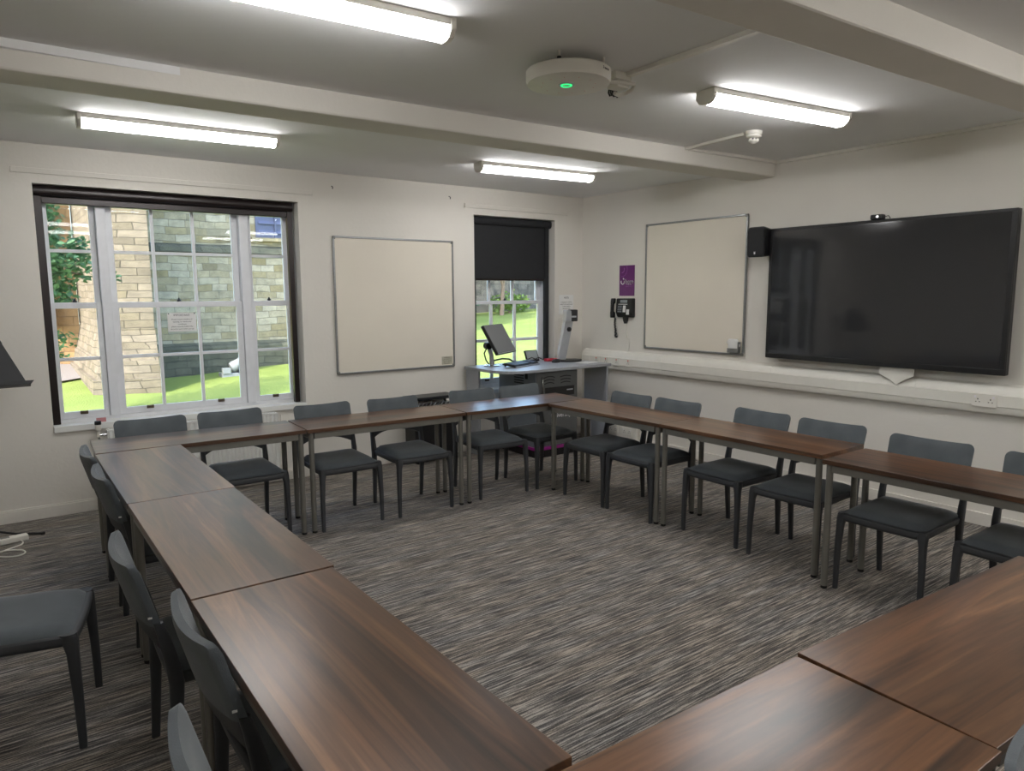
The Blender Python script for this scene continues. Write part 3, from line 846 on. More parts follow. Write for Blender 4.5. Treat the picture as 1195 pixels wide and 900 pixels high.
fB = lambda x, z, y: Matrix.Translation((x, y, z)) @ Matrix.Rotation(PI / 2, 4, 'X')
r = thing('wall_notice', (5.22, YB, 1.5), 'white printed notice on the wall between the narrow window and the room corner', 'notice')
MB().box(5.115, 5.325, YB - .0018, YB, 1.385, 1.602).build('sheet', 'paper', r)
mb = MB()
mb.text('NOTE', .026, fB(5.222, 1.568, YB - .0022)).build('heading', 'ink', r)
mb = MB()
for k, s in enumerate(('A TELEPHONE IS LOCATED', 'OPPOSITE THIS DESK FOR USE', 'IF URGENT HELP IS', 'NEEDED IN CLASS')):
    mb.text(s, .0135, fB(5.222, 1.518 - .023 * k, YB - .0022))
mb.build('notice_print', 'ink', r)
r = thing('wall_plate', (5.19, YB, 1.25), 'plain white switch plate on the wall below the printed notice', 'wall plate')
MB().box(5.115, 5.26, YB - .008, YB, 1.18, 1.345).build('plate', 'wall', r, bevel=.003)
MB().box(5.14, 5.235, YB - .012, YB - .0075, 1.225, 1.285).build('rocker', 'plastic', r, bevel=.002)

r = thing('window_notice', (1.248, 6.262, 1.40), 'white printed notice taped inside the middle of the wide window', 'notice')
yn = 6.2655
MB().box(1.140, 1.356, yn, yn + .0012, 1.326, 1.478).build('sheet', 'paper', r)
mb = MB()
mb.text('IMPORTANT', .022, fB(1.248, 1.458, yn - .0004)).build('heading', 'ink', r)
mb = MB()
for k, s in enumerate(('Please ensure windows if', 'opening to rooms and', 'conditions', 'please security before the', 'doors/to leave when you go')):
    mb.text(s, .0155, fB(1.248, 1.425 - .0195 * k, yn - .0004))
mb.build('notice_print', 'ink', r)
for xt in (1.150, 1.346):
    MB().box(xt - .005, xt + .005, yn - .0006, yn, 1.467, 1.476).build('tack', 'ink', r)
tag(MB().box(.575, .64, 6.12, 6.135, .6685, .70).build('pink_wedge', 'hinge', org=(.607, 6.127, .6685), bevel=.003), 'small pink eraser block on the sill of the wide window, left side', 'eraser')

# ------------------------------------------------------------------ teaching desk with its cabinet
ZD = .89
r = thing('teaching_desk', (4.5, 5.7, 0), 'grey teaching desk with a cabinet in the corner by the narrow window', 'desk')
out = [(5.20, 6.07), (3.83, 6.07), (3.815, 5.62)]
for k in range(1, 9):
    a = PI + (PI / 2) * k / 8
    out.append((4.065 + .25 * math.cos(a), 5.59 + .27 * math.sin(a)))
out += [(4.6, 5.325), (5.20, 5.352)]
MB().prism(out, lambda x, y: (x, y, ZD - .028), lambda x, y: (x, y, ZD)).build('worktop', 'desk', r, bevel=.004)
MB().box(3.85, 3.875, 5.84, 6.06, 0, ZD - .0285).build('end_panel', 'desk', r, bevel=.002)
MB().box(5.15, 5.172, 5.37, 5.72, 0, ZD - .0285).build('end_panel', 'desk', r, bevel=.002)
cx0, cx1, cy0, cy1, cz1 = 4.235, 4.765, 5.392, 6.03, ZD - .029
cab = MB().box(cx0, cx1, cy0 + .012, cy1, .10, cz1).build('cabinet', 'cab', r, bevel=.003)
dr = MB().box(cx0 + .004, cx1 - .004, cy0, cy0 + .012, .115, cz1 - .012).build('door', 'cabfront', r, bevel=.002)
mb = MB()
def arcslot(mb, xc, w, z, bow, y, th=.010):
    n = 8; tp = []; bt = []
    for k in range(n + 1):
        u = -1 + 2 * k / n
        zz = z + bow * (1 - u * u)
        tp.append((xc + u * w / 2, zz + th / 2)); bt.append((xc + u * w / 2, zz - th / 2))
    mb.prism(tp + bt[::-1], lambda a, b: (a, y - .0012, b), lambda a, b: (a, y + .002, b))
for k in range(3):
    arcslot(mb, 4.395, .145 - .01 * k, .79 - .030 * k, .014, cy0)
    arcslot(mb, 4.605, .145 - .01 * k, .79 - .030 * k, .010, cy0)
    arcslot(mb, 4.40, .12, .24 - .03 * k, 0, cy0); arcslot(mb, 4.60, .12, .24 - .03 * k, 0, cy0)
mb.build('vent_slots', 'black', dr)
MB().box(4.34, 4.72, cy0 - .003, cy0 + .001, .60, .695).build('equipment_bay', 'black', dr, bevel=.002)
MB().box(4.62, 4.70, cy0 - .0045, cy0 - .0028, .65, .662).build('badge', 'silver', dr)
MB().path([(4.30, cy0 + .002, .80), (4.297, cy0 - .018, .785), (4.297, cy0 - .024, .72), (4.297, cy0 - .018, .65), (4.30, cy0 + .002, .635)], .006, 8).build('handle', 'chrome', dr, smooth=50)
MB().text('University', .064, fB(4.548, .405, cy0 - .001), depth=.0015).build('lettering', 'white', dr)
mb = MB()
for k in range(4):
    mb.box(cx0 - .0012, cx0 + .002, 5.60, 5.76, .80 - .026 * k, .812 - .026 * k)
mb.box(cx0 - .004, cx0 + .002, 5.535, 5.575, .775, .83)
mb.build('side_vent', 'black', cab)
MB().box(cx0 - .012, cx1 + .012, cy0 - .012, cy1, .0, .072).build('plinth', 'black', r, bevel=.003)
MB().box(cx0 - .014, cx1 + .014, cy0 - .014, cy1, .0725, .10).build('stripe', 'magenta', r, bevel=.002)

# on the desk: monitor on an arm
r = thing('desk_monitor', (4.05, 5.86, ZD), 'black desk monitor on a jointed arm at the left end of the teaching desk', 'monitor')
MB().lathe([(.0, 0), (.085, 0), (.085, .008), (.07, .014), (0, .014)], (4.06, 5.90, ZD + .0005), seg=28).build('arm_base', 'chrome', r, smooth=35)
nrm = Vector((.45, -.74, .50)).normalized()
u = Vector((.855, .52, 0)).normalized(); v = nrm.cross(u); pc = Vector((4.115, 5.83, 1.172))
if v.z < 0: v = -v
fm = frame(pc, u, v)
if (fm.to_3x3() @ Vector((0, 0, 1))).dot(nrm) < 0:
    fm = frame(pc, -u, v)
MB().boxm(fm @ Matrix.Translation((0, 0, -.018)), .47, .325, .032).build('casing', 'black', r, bevel=.006)
MB().boxm(fm @ Matrix.Translation((0, .004, -.0005)), .452, .302, .004).build('display', 'glare', r)
MB().boxm(fm @ Matrix.Translation((0, -.1555, -.0005)), .455, .008, .004).build('chin', 'silver', r)
hub = pc - nrm * .06
knee = Vector((4.03, 5.93, 1.095))
mb = MB().tube((4.06, 5.90, ZD + .014), (4.055, 5.905, ZD + .12), .026, .020).tube((4.055, 5.905, ZD + .11), knee, .019)
mb.build('arm_post', 'silver', r, smooth=40)
MB().lathe([(0, -.03), (.036, -.03), (.036, .03), (0, .03)], knee, Matrix.Rotation(PI / 2, 3, 'X') @ Matrix.Identity(3), 20).build('arm_joint', 'black', r, smooth=40)
MB().tube(knee, hub + Vector((-.01, .01, .02)), .017).tube(hub - nrm * .02, pc - nrm * .033, .04).build('arm_link', 'black', r, smooth=40)
MB().path([knee, (3.985, 5.93, 1.02), (4.0, 5.92, .95), (4.03, 5.915, ZD + .02)], .007, 8).build('arm_cable', 'black', r, smooth=60)
tag(MB().path([(4.10, 5.98, ZD + .014), (4.16, 5.995, ZD + .045), (4.26, 6.01, ZD + .055), (4.36, 6.025, ZD + .045), (4.43, 6.035, ZD + .012), (4.48, 6.04, ZD + .009)], .0085, 10).build('monitor_cable', 'black', org=(4.25, 6.0, ZD), smooth=60),
    'thick black cable arching over the desk behind the keyboard', 'cable')
# keyboard
r = thing('keyboard', (4.3, 5.72, ZD), 'black computer keyboard on the teaching desk below the monitor', 'keyboard')
fk = frame((4.30, 5.735, ZD + .0215), (.93, .36, 0), (-.36, .93, .12))
MB().boxm(fk, .45, .155, .016).build('case', 'black', r, bevel=.004)
for nm, cols in (('key_block', range(11)), ('number_pad', range(12, 15))):
    mb = MB()
    for j in range(5):
        for i in cols:
            mb.boxm(fk @ Matrix.Translation((-.207 + i * .0296, -.052 + j * .026, .0105)), .025, .021, .008)
    mb.build(nm, 'keys', r)
mb = MB()
for s in (-1, 1):
    mb.boxm(fk @ Matrix.Translation((s * .19, .06, -.015)), .02, .012, .018)
mb.build('foot', 'black', r)
MB().boxm(fk @ Matrix.Translation((0, -.085, -.004)), .45, .016, .010).build('front_edge', 'silver', r, bevel=.002)
# touch panel
r = thing('touch_panel', (4.68, 6.02, ZD), 'small tilted control panel with a lit pale screen behind the keyboard', 'control panel')
fp = frame((4.66, 6.02, ZD + .062), (.99, .1, 0), (0, .38, .92))
MB().boxm(fp, .185, .125, .016).build('case', 'black', r, bevel=.004)
MB().boxm(fp @ Matrix.Translation((0, .004, .0085)), .160, .098, .002).build('display', 'lcd', r)
MB().box(4.59, 4.74, 6.0, 6.068, ZD, ZD + .012).build('stand', 'black', r, bevel=.003)
mb = MB().path([(4.60, 5.99, ZD + .008), (4.57, 5.98, ZD + .03), (4.62, 5.965, ZD + .05), (4.67, 5.97, ZD + .03), (4.72, 5.975, ZD + .045), (4.78, 5.98, ZD + .02), (4.82, 5.99, ZD + .006)], .005, 8)
tag(mb.build('panel_lead', 'black', org=(4.7, 5.98, ZD), smooth=60), 'tangled black lead lying in front of the small control panel', 'cable')
tag(MB().box(4.79, 4.92, 5.90, 5.975, ZD + .0005, ZD + .028).build('red_box', 'red', org=(4.85, 5.94, ZD), bevel=.006), 'small red box on the desk beside the mouse', 'box')
r = thing('computer_mouse', (4.80, 5.77, ZD), 'black computer mouse on the desk in front of the red box', 'mouse')
mb = MB()
RR = []
for k, (z, s) in enumerate(((0, .92), (.008, 1), (.02, .93), (.030, .68), (.034, .3))):
    RR.append([(4.80 + math.cos(2 * PI * q / 18) * .058 * s, 5.775 + math.sin(2 * PI * q / 18) * .032 * s, ZD + .0005 + z) for q in range(18)])
mb.loft(RR).build('shell', 'black', r, smooth=60)
MB().boxm(frame((4.775, 5.775, ZD + .033), (1, 0, 0), (0, 1, 0)), .018, .006, .006).build('scroll_wheel', 'cab', r)
# document camera
r = thing('document_camera', (4.99, 5.83, ZD), 'silver document camera with a leaning column and black head on the teaching desk', 'document camera')
mb = MB()
P = [(4.99 + .17 * math.cos(2 * PI * k / 32) * (1.0 if math.cos(2 * PI * k / 32) > 0 else .75), 5.80 + .115 * math.sin(2 * PI * k / 32)) for k in range(32)]
mb.prism(P, lambda a, b: (a, b, ZD + .0005), lambda a, b: (a, b, ZD + .018)).build('base_plate', 'black', r, bevel=.004)
c0, c1 = Vector((4.925, 5.84, ZD + .015)), Vector((5.03, 5.83, ZD + .47))
d = (c1 - c0)
fc = frame((c0 + c1) / 2, (.97, -.1, -.23), d)
MB().boxm(fc, .092, d.length, .04).build('column', 'silver', r, bevel=.006)
MB().boxm(fc @ Matrix.Translation((-.051, .028, 0)), .014, d.length - .03, .05).build('rail', 'silver', r, bevel=.003)
MB().boxm(fc @ Matrix.Translation((.004, d.length / 2 - .02, .002)), .096, .03, .05).build('collar', 'black', r, bevel=.004)
hc = c1 + Vector((-.012, -.02, .018))
MB().boxm(frame(hc + Vector((-.035, .0, 0)), (.98, -.15, -.1), (.1, .0, 1)), .075, .12, .08).build('head_shell', 'silver', r, bevel=.008)
fh = frame(hc + Vector((.032, -.012, .004)), (.9, -.42, 0), (0, 0, 1))
MB().boxm(fh, .085, .125, .095).build('camera_head', 'black', r, bevel=.008)
MB().boxm(fh @ Matrix.Translation((0, -.012, .0485)), .05, .018, .003).build('badge', 'silver', r)
MB().lathe([(0, 0), (.026, 0), (.024, .016), (0, .018)], fc @ Vector((.008, .105, .020)), fc.to_3x3(), 18).build('focus_knob', 'black', r, smooth=40)
tag(MB().boxm(frame((5.04, 5.56, ZD + .002), (.96, .28, 0), (-.28, .96, 0)), .21, .15, .0025).build('paper_sheet', 'paper', org=(5.04, 5.56, ZD)), 'white sheet of paper lying by the document camera', 'paper')

# ------------------------------------------------------------------ radiator, black cabinet, music stand, power strip
r = thing('radiator', (1.25, 6.05, .12), 'white panel radiator under the wide window', 'radiator')
mb = MB(); x0, x1 = .63, 1.90
n = 38
poly = []
for k in range(n * 4 + 1):
    x = x0 + (x1 - x0) * k / (n * 4); q = k % 4
    poly.append((x, 5.988 if q in (1, 2) else 5.996))
poly += [(x1, 6.012), (x0, 6.012)]
mb.prism(poly, lambda a, b: (a, b, .13), lambda a, b: (a, b, .615)).build('front_panel', 'gloss', r)
MB().box(x0, x1, 6.046, 6.062, .13, .615).build('rear_panel', 'gloss', r, bevel=.003)
mb = MB()
for k in range(60):
    x = x0 + .01 + k * (x1 - x0 - .02) / 59
    mb.box(x - .0025, x + .0025, 5.99, 6.06, .612, .622)
mb.box(x0, x1, 5.988, 5.993, .61, .623).box(x0, x1, 6.057, 6.062, .61, .623)
mb.build('top_grille', 'gloss', r)
for x in (x0 - .003, x1 - .0):
    MB().box(x, x + .004, 5.988, 6.062, .13, .618).build('side_cover', 'gloss', r)
for x in (.8, 1.73):
    MB().box(x, x + .03, 6.062, YB - .001, .2, .5).build('wall_bracket', 'gloss', r)
mb = MB().lathe([(.0, 0), (.012, 0), (.012, .045), (.017, .05), (.021, .06), (.021, .105), (.019, .108), (0, .108)], (.573, 6.02, .572), seg=20)
tv = mb.build('thermostatic_valve', 'plastic', r, smooth=35)
MB().lathe([(.0215, 0), (.0225, .003), (.0225, .024), (.018, .028), (0, .028)], (.573, 6.02, .666), seg=20).build('valve_cap', 'black', tv, smooth=35)
MB().tube((.573, 6.02, .585), (.629, 6.02, .585), .011).tube((.573, 6.02, 0), (.573, 6.02, .575), .0075).build('valve_body', 'chrome', tv, smooth=40)
MB().tube((1.935, 6.02, 0), (1.935, 6.02, .60), .0075).tube((1.904, 6.02, .17), (1.935, 6.02, .17), .009).build('return_pipe', 'wall', r, smooth=40)

r = thing('floor_cabinet', (3.38, 5.97, 0), 'low black floor cabinet with a raised lid against the wall beneath the back whiteboard', 'cabinet')
MB().box(3.15, 3.60, 5.87, 6.075, .03, .55).build('body', 'black', r, bevel=.006)
mb = MB().box(3.18, 3.22, 5.89, 5.93, 0, .0305).box(3.53, 3.57, 5.89, 5.93, 0, .0305).box(3.18, 3.22, 6.02, 6.06, 0, .0305).box(3.53, 3.57, 6.02, 6.06, 0, .0305)
mb.build('foot', 'foot', r)
MB().box(3.13, 3.62, 5.855, 6.08, .615, .645).build('lid', 'blackmetal', r, bevel=.008, seg=3)
for x in (3.16, 3.575):
    MB().box(x, x + .016, 6.03, 6.06, .5495, .6155).build('lid_stay', 'blackmetal', r)
mb = MB()
for k in range(9):
    x = 3.20 + .043 * k
    mb.path([(x, 5.90, .556), (x + .02, 5.895 + .01 * math.sin(k), .585), (x + .035, 5.92, .575 + .01 * math.cos(2 * k)), (x + .03, 5.98, .56)], .006, 6)
mb.build('loose_leads', 'silver', r, smooth=60)

r = thing('music_stand', (-.13, 5.72, 0), 'black music stand by the window wall at the left edge', 'music stand')
# tilted desk facing left-front, its shelf along the bottom
u = Vector((.985, .12, 0)).normalized(); nn = Vector((.12, -.90, .36)); nn = (nn - u * nn.dot(u)).normalized(); v = nn.cross(u)
if v.z < 0: v = -v
dc = Vector((-.13, 5.70, 1.02)) 
def dp(a, b, c): return dc + u * a + v * b + nn * c
out = [(-.295, 0), (.295, 0)]
for k in range(0, 7):
    t = math.radians(90 * k / 6); out.append((.185 - .05 + .05 * math.cos(t) - 0, .30 + .05 * math.sin(t)))
for k in range(0, 7):
    t = math.radians(90 + 90 * k / 6); out.append((-.135 + .05 * math.cos(t), .30 + .05 * math.sin(t)))
MB().prism(out, lambda a, b: dp(a, b, 0), lambda a, b: dp(a, b, .004)).build('desk_plate', 'blackmetal', r)
mb = MB().hexa([dp(-.305, -.004, 0), dp(.305, -.004, 0), dp(.30, -.004, .06), dp(-.30, -.004, .06), dp(-.305, 0, 0), dp(.305, 0, 0), dp(.30, 0, .06), dp(-.30, 0, .06)])
mb.hexa([dp(-.30, -.004, .056), dp(.30, -.004, .056), dp(.32, .02, .062), dp(-.32, .02, .062), dp(-.30, -.004, .060), dp(.30, -.004, .060), dp(.32, .02, .066), dp(-.32, .02, .066)])
mb.build('shelf', 'blackmetal', r)
MB().boxm(frame(dp(.25, .012, .0045), u, v), .03, .006, .001).build('maker_label', 'white', r)
MB().tube((-.13, 5.74, .05), (-.13, 5.74, .62), .013).tube((-.13, 5.74, .60), (-.13, 5.74, 1.10), .009).build('post', 'blackmetal', r, smooth=40)
MB().lathe([(.0, 0), (.017, 0), (.017, .04), (0, .04)], (-.13, 5.74, .60), seg=16).tube((-.13, 5.74, 1.09), dp(0, .12, -.001), .016).build('clamp', 'black', r, smooth=40)
for k in range(3):
    a = math.radians(-12 + 102 * k)
    e = (-.13 + .30 * math.cos(a), 5.74 + .30 * math.sin(a), .008)
    lg = MB().path([(-.13, 5.74, .07), (-.13 + .15 * math.cos(a), 5.74 + .15 * math.sin(a), .025), e], .008, 8).build('leg', 'blackmetal', r, smooth=50)
    MB().lathe([(0, 0), (.012, 0), (.012, .016), (0, .016)], (e[0], e[1], 0), seg=12).build('rubber_foot', 'foot', lg, smooth=40)

r = thing('power_strip', (-.15, 5.62, 0), 'white power strip lying on the carpet at the left edge', 'power strip')
MB().boxm(frame((-.13, 5.585, .022), (.985, .17, 0), (-.17, .985, 0)), .42, .058, .042).build('casing', 'plastic', r, bevel=.010, seg=3)
mb = MB()
for k in range(3):
    mb.boxm(frame((-.27 + .11 * k, 5.561 + .019 * k, .0435), (.985, .17, 0), (-.17, .985, 0)), .05, .04, .002)
mb.build('outlets', 'corner', r)
pts = [(.035, 5.582, .012), (.045, 5.55, .006), (.03, 5.50, .0055), (-.05, 5.44, .0055), (-.10, 5.36, .0055), (-.06, 5.30, .0055), (.01, 5.27, .0055), (.05, 5.30, .009), (.03, 5.37, .010), (-.05, 5.40, .014), (-.12, 5.36, .0125), (-.14, 5.27, .006), (-.2, 5.18, .0055), (-.4, 5.1, .0055)]
sm = []
for a, b, c, d in zip([pts[0]] + pts, pts, pts[1:], pts[2:] + [pts[-1]]):
    for k in range(6):
        t = k / 6
        sm.append(tuple(.5 * ((2 * b[i]) + (-a[i] + c[i]) * t + (2 * a[i] - 5 * b[i] + 4 * c[i] - d[i]) * t * t + (-a[i] + 3 * b[i] - 3 * c[i] + d[i]) * t ** 3) for i in range(3)))
MB().path(sm, .005, 8).build('flex', 'plastic', r, smooth=60)

# ------------------------------------------------------------------ ceiling things
def strip_light(x0, x1, y0, y1, zc, label):
    L = math.hypot(x1 - x0, y1 - y0); a = math.atan2(y1 - y0, x1 - x0)
    r = thing('strip_light', ((x0 + x1) / 2, (y0 + y1) / 2, zc), label, 'ceiling light', 'ceiling strip lights')
    mat = Matrix.Translation(((x0 + x1) / 2, (y0 + y1) / 2, zc)) @ Matrix.Rotation(a, 4, 'Z')
    body = [(-.062, 0), (.062, 0), (.062, -.030), (-.062, -.030)]
    MB().prism(body, lambda p, q: mat @ Vector((-L / 2 + .02, p, q)), lambda p, q: mat @ Vector((L / 2 - .02, p, q))).build('batten', 'plastic', r, bevel=.003)
    dif = [(.060, -.0302)] + [(.060 * math.cos(t) ** .6 if abs(math.cos(t)) > 1e-6 else 0, -.034 - .040 * math.sin(t)) for t in [math.radians(90 * k / 6) for k in range(0, 7)]]
    dif = dif + [(-p, q) for p, q in reversed(dif[:-1])]
    MB().prism(dif, lambda p, q: mat @ Vector((-L / 2 + .024, p, q)), lambda p, q: mat @ Vector((L / 2 - .024, p, q))).build('diffuser', 'tube', r, smooth=40)
    cap = [(-.068, 0), (.068, 0), (.068, -.045), (.045, -.072), (.02, -.080), (-.02, -.080), (-.045, -.072), (-.068, -.045)]
    for s in (-1, 1):
        xa, xb = (s * (L / 2 - .024), s * L / 2)
        MB().prism(cap, lambda p, q: mat @ Vector((xa, p, q)), lambda p, q: mat @ Vector((xb, p, q))).build('end_cap', 'plastic', r, bevel=.004)
strip_light(.490, 1.650, 4.985, 4.925, ZC1, 'lit strip light above the wide window, far left')
strip_light(3.275, 4.420, 4.940, 4.830, ZC1, 'lit strip light near the room corner, beyond the beam')
strip_light(.40, 1.600, 2.690, 2.615, ZC2, 'large lit strip light at the top edge, nearest of the four')
strip_light(3.225, 4.380, 2.625, 2.490, ZC2, 'lit strip light beside the smoke detector, screen side')
strip_light(.40, 1.600, .15, .10, ZC2, 'added unseen strip light overhead behind the near beam, above the left row')  # this pair is out of view, added to light the foreground
strip_light(3.225, 4.380, .10, -.02, ZC2, 'added unseen strip light behind the near beam, on the side of the large screen')
strip_light(.40, 1.600, -1.45, -1.50, ZC2, 'added unseen strip light by the rear wall, above the left row')  # further unseen pair, added to brighten the room from behind
strip_light(3.225, 4.380, -1.45, -1.57, ZC2, 'added unseen strip light by the rear wall, on the side of the large screen')

r = thing('ceiling_microphone', (2.315, 2.70, ZC2), 'round white ceiling microphone disc with a green light ring', 'ceiling microphone')
c = (2.315, 2.70)
MB().lathe([(0, 2.672), (.196, 2.672), (.203, 2.666), (.203, 2.626), (.199, 2.6175)], (c[0], c[1], 0), seg=64).build('housing', 'plastic', r, smooth=35)
MB().lathe([(.1985, 2.6175), (.197, 2.610), (.185, 2.6065), (0, 2.6065)], (c[0], c[1], 0), seg=64).build('cover', 'plastic', r, smooth=35)
MB().lathe([(.040, 2.608), (.036, 2.6035), (.022, 2.6035), (.018, 2.608)], (c[0] - .012, c[1] + .0, 0), seg=32).build('hub', 'silver', r, smooth=35)
mb = MB()
ring = []
for k in range(40):
    a = 2 * PI * k / 40
    ring.append(a)
for k in range(40):
    a, b = ring[k], ring[(k + 1) % 40]
    mb.hexa([(c[0] - .012 + q * math.cos(t), c[1] + q * math.sin(t), z) for z in (2.6015, 2.6034) for t, q in ((a, .021), (b, .021), (b, .027), (a, .027))])
mb.build('light_ring', 'led', r)
mb = MB()
for k in range(4):
    a = math.radians(35 + 90 * k)
    mb.tube((c[0] + .17 * math.cos(a), c[1] + .17 * math.sin(a), 2.6725), (c[0] + .17 * math.cos(a), c[1] + .17 * math.sin(a), 2.688), .010)
    MB().tube((c[0] + .17 * math.cos(a), c[1] + .17 * math.sin(a), 2.688), (c[0] + .17 * math.cos(a), c[1] + .17 * math.sin(a), ZC2), .006).build('stand_off', 'plastic', r)
mb.build('fixing', 'black', r)
mb = MB()
a0 = math.radians(-72)
pr = Vector((c[0] + .2032 * math.cos(a0), c[1] + .2032 * math.sin(a0), 2.648))
mb.text('3 nureo', .017, frame(pr, (-math.sin(a0), math.cos(a0), 0), (0, 0, 1)), depth=.001)
mb.build('lettering', 'ink', r)
mb = MB()
for k in range(12):
    a = 2 * PI * k / 12 + .2
    mb.lathe([(0, 0), (.0022, 0), (.0022, .0012), (0, .0012)], (c[0] + .13 * math.cos(a), c[1] + .13 * math.sin(a), 2.6056), seg=8)
mb.build('speckle', 'ledred', r)

r = thing('junction_box', (2.66, 2.70, ZC2), 'small open white cable box beside the round ceiling microphone', 'cable box')
mb = MB().box(2.585, 2.695, 2.655, 2.745, 2.675, ZC2).box(2.60, 2.685, 2.660, 2.735, 2.640, 2.675)
mb.build('box', 'plastic', r, bevel=.005)
MB().path([(2.545, 2.69, 2.66), (2.60, 2.65, 2.655), (2.70, 2.64, 2.66), (2.735, 2.69, 2.652), (2.73, 2.73, 2.64), (2.695, 2.745, 2.628), (2.655, 2.735, 2.63)], .010, 10).build('white_cable', 'plastic', r, smooth=60)
mb = MB()
for k in range(5):
    mb.path([(2.62 + .012 * k, 2.735, 2.655), (2.625 + .014 * k, 2.748, 2.630 + .006 * (k % 3)), (2.64 + .013 * k, 2.752, 2.618 + .004 * (k % 2))], .005, 6)
mb.build('connector', 'black', r, smooth=60)
tag(MB().box(2.655, 2.69, 1.52, 2.655, ZC2 - .022, ZC2).build('ceiling_conduit', 'plastic', org=(2.67, 2.1, ZC2), bevel=.003), 'slim white conduit on the ceiling running from the cable box towards the near beam', 'conduit', 'surface cable conduits')

sx, sy = 4.325, 3.09
r = thing('smoke_detector', (sx, sy, ZC2), 'white ceiling smoke detector near the right wall', 'smoke detector')
MB().lathe([(0, 0), (.056, 0), (.056, -.018), (.052, -.022), (0, -.022)], (sx, sy, ZC2), seg=32).build('base', 'plastic', r, smooth=35)
MB().lathe([(0, -.022), (.050, -.022), (.050, -.036), (.044, -.042), (.030, -.046), (0, -.046)], (sx, sy, ZC2), seg=32).build('body', 'plastic', r, smooth=35)
mb = MB()
for k in range(8):
    a = 2 * PI * k / 8
    mb.boxm(frame((sx + .029 * math.cos(a), sy + .029 * math.sin(a), ZC2 - .052), (math.cos(a), math.sin(a), 0), (-math.sin(a), math.cos(a), 0)), .006, .007, .014)
mb.build('cage', 'plastic', r)
MB().lathe([(0, -.0462), (.022, -.0462), (.022, -.058), (0, -.058)], (sx, sy, ZC2), seg=20).build('chamber', 'black', r)
MB().lathe([(.0, -.0582), (.034, -.0582), (.032, -.068), (.016, -.080), (0, -.082)], (sx, sy, ZC2), seg=24).build('cap', 'plastic', r, smooth=35)
tag(MB().hexa([(4.29, sy + .060, ZC2 - .02), (4.32, sy + .060, ZC2 - .02), (4.38, 3.72, ZC2 - .02), (4.35, 3.72, ZC2 - .02), (4.29, sy + .060, ZC2), (4.32, sy + .060, ZC2), (4.38, 3.72, ZC2), (4.35, 3.72, ZC2)]).build('ceiling_conduit', 'plastic', org=(4.33, 3.4, ZC2), bevel=.003),
    'short white conduit on the ceiling linking the smoke detector to the beam', 'conduit', 'surface cable conduits')
tag(MB().hexa([(4.385, 3.690, ZC2 - .022), (5.425, 3.634, ZC2 - .022), (5.425, 3.668, ZC2 - .022), (4.385, 3.724, ZC2 - .022), (4.385, 3.690, ZC2), (5.425, 3.634, ZC2), (5.425, 3.668, ZC2), (4.385, 3.724, ZC2)]).build('ceiling_conduit', 'plastic', org=(4.9, 3.68, ZC2), bevel=.003),
    'white conduit on the ceiling along the top of the far beam to the right wall', 'conduit', 'surface cable conduits')

# ------------------------------------------------------------------ outside
def zl(x, y):
    z = -.36 + .028 * (y - 7)
    if x > 2.2: z += .055 * (x - 2.2) * min(1, max(0, (y - 6.4) / 6))
    if x < 2.2 and y > 12: z += .02 * (y - 12) * min(1, (2.2 - x) / 2)
    return z
mb = MB(); nx, ny = 60, 44
gx = [-12 + 46 * i / nx for i in range(nx + 1)]; gy = [6.42 + 26 * (j / ny) for j in range(ny + 1)]
V = [[mb.bm.verts.new((x, y, zl(x, y) + .012 * math.sin(x * 3 + y * 2))) for x in gx] for y in gy]
for j in range(ny):
    for i in range(nx):
        mb.face([V[j][i], V[j][i + 1], V[j + 1][i + 1], V[j + 1][i]])
lw = mb.build('lawn', 'lawn', smooth=180)
tag(lw, 'bright green sloping lawn outside both windows', 'lawn', kind='structure')
# path curving in front of the church foot at the left
mb = MB()
pp = [(-6, 14.4), (-2, 15.2), (0.2, 16.0), (1.0, 16.9), (1.15, 17.9), (1.2, 19.2)]
A = []; B_ = []
for i, (x, y) in enumerate(pp):
    a = Vector(pp[max(0, i - 1)]); b = Vector(pp[min(len(pp) - 1, i + 1)]); d = (b - a).normalized(); n = Vector((-d.y, d.x)) * .5
    for S, s in ((A, 1), (B_, -1)):
        q = Vector((x, y)) + n * s
        S.append(q)
ln = [[mb.bm.verts.new((q.x, q.y, zl(q.x, q.y) + .035)) for q in S] for S in (A, B_)]
for i in range(len(pp) - 1):
    mb.face([ln[0][i], ln[0][i + 1], ln[1][i + 1], ln[1][i]])
tag(mb.build('garden_path', 'path'), 'pale gravel path at the foot of the stone church', 'path', kind='structure')

ch = thing('stone_church', (4, 16, 0), 'pale stone church wall with buttress outside the wide window', 'church')
MB().box(2.4, 7.6, 16.0, 19.2, -.6, 6.2).box(5.9, 7.6, 16.02, 19.2, 6.2, 9.2).build('nave_wall_and_shade_block', 'stone', ch)  # taller right-hand block is unseen, added to shade the lawn beyond
MB().box(-9, 1.6, 19.0, 19.6, -.6, 6.2).build('rear_wall', 'warm', ch)
mb = MB().box(2.4, 7.65, 15.93, 16.0, -.6, .50)
mb.hexa([(2.4, 15.93, .50), (7.65, 15.93, .50), (7.65, 16, .50), (2.4, 16, .50), (2.4, 15.99, .62), (7.65, 15.99, .62), (7.65, 16, .62), (2.4, 16, .62)])
mb.build('plinth', 'darkstone', ch)
mb = MB().hexa([(2.4, 15.90, 2.50), (7.65, 15.90, 2.50), (7.65, 16, 2.50), (2.4, 16, 2.50), (2.4, 15.93, 2.60), (7.65, 15.93, 2.60), (7.65, 16, 2.68), (2.4, 16, 2.68)])
mb.build('string_course', 'darkstone', ch)
mb = MB()
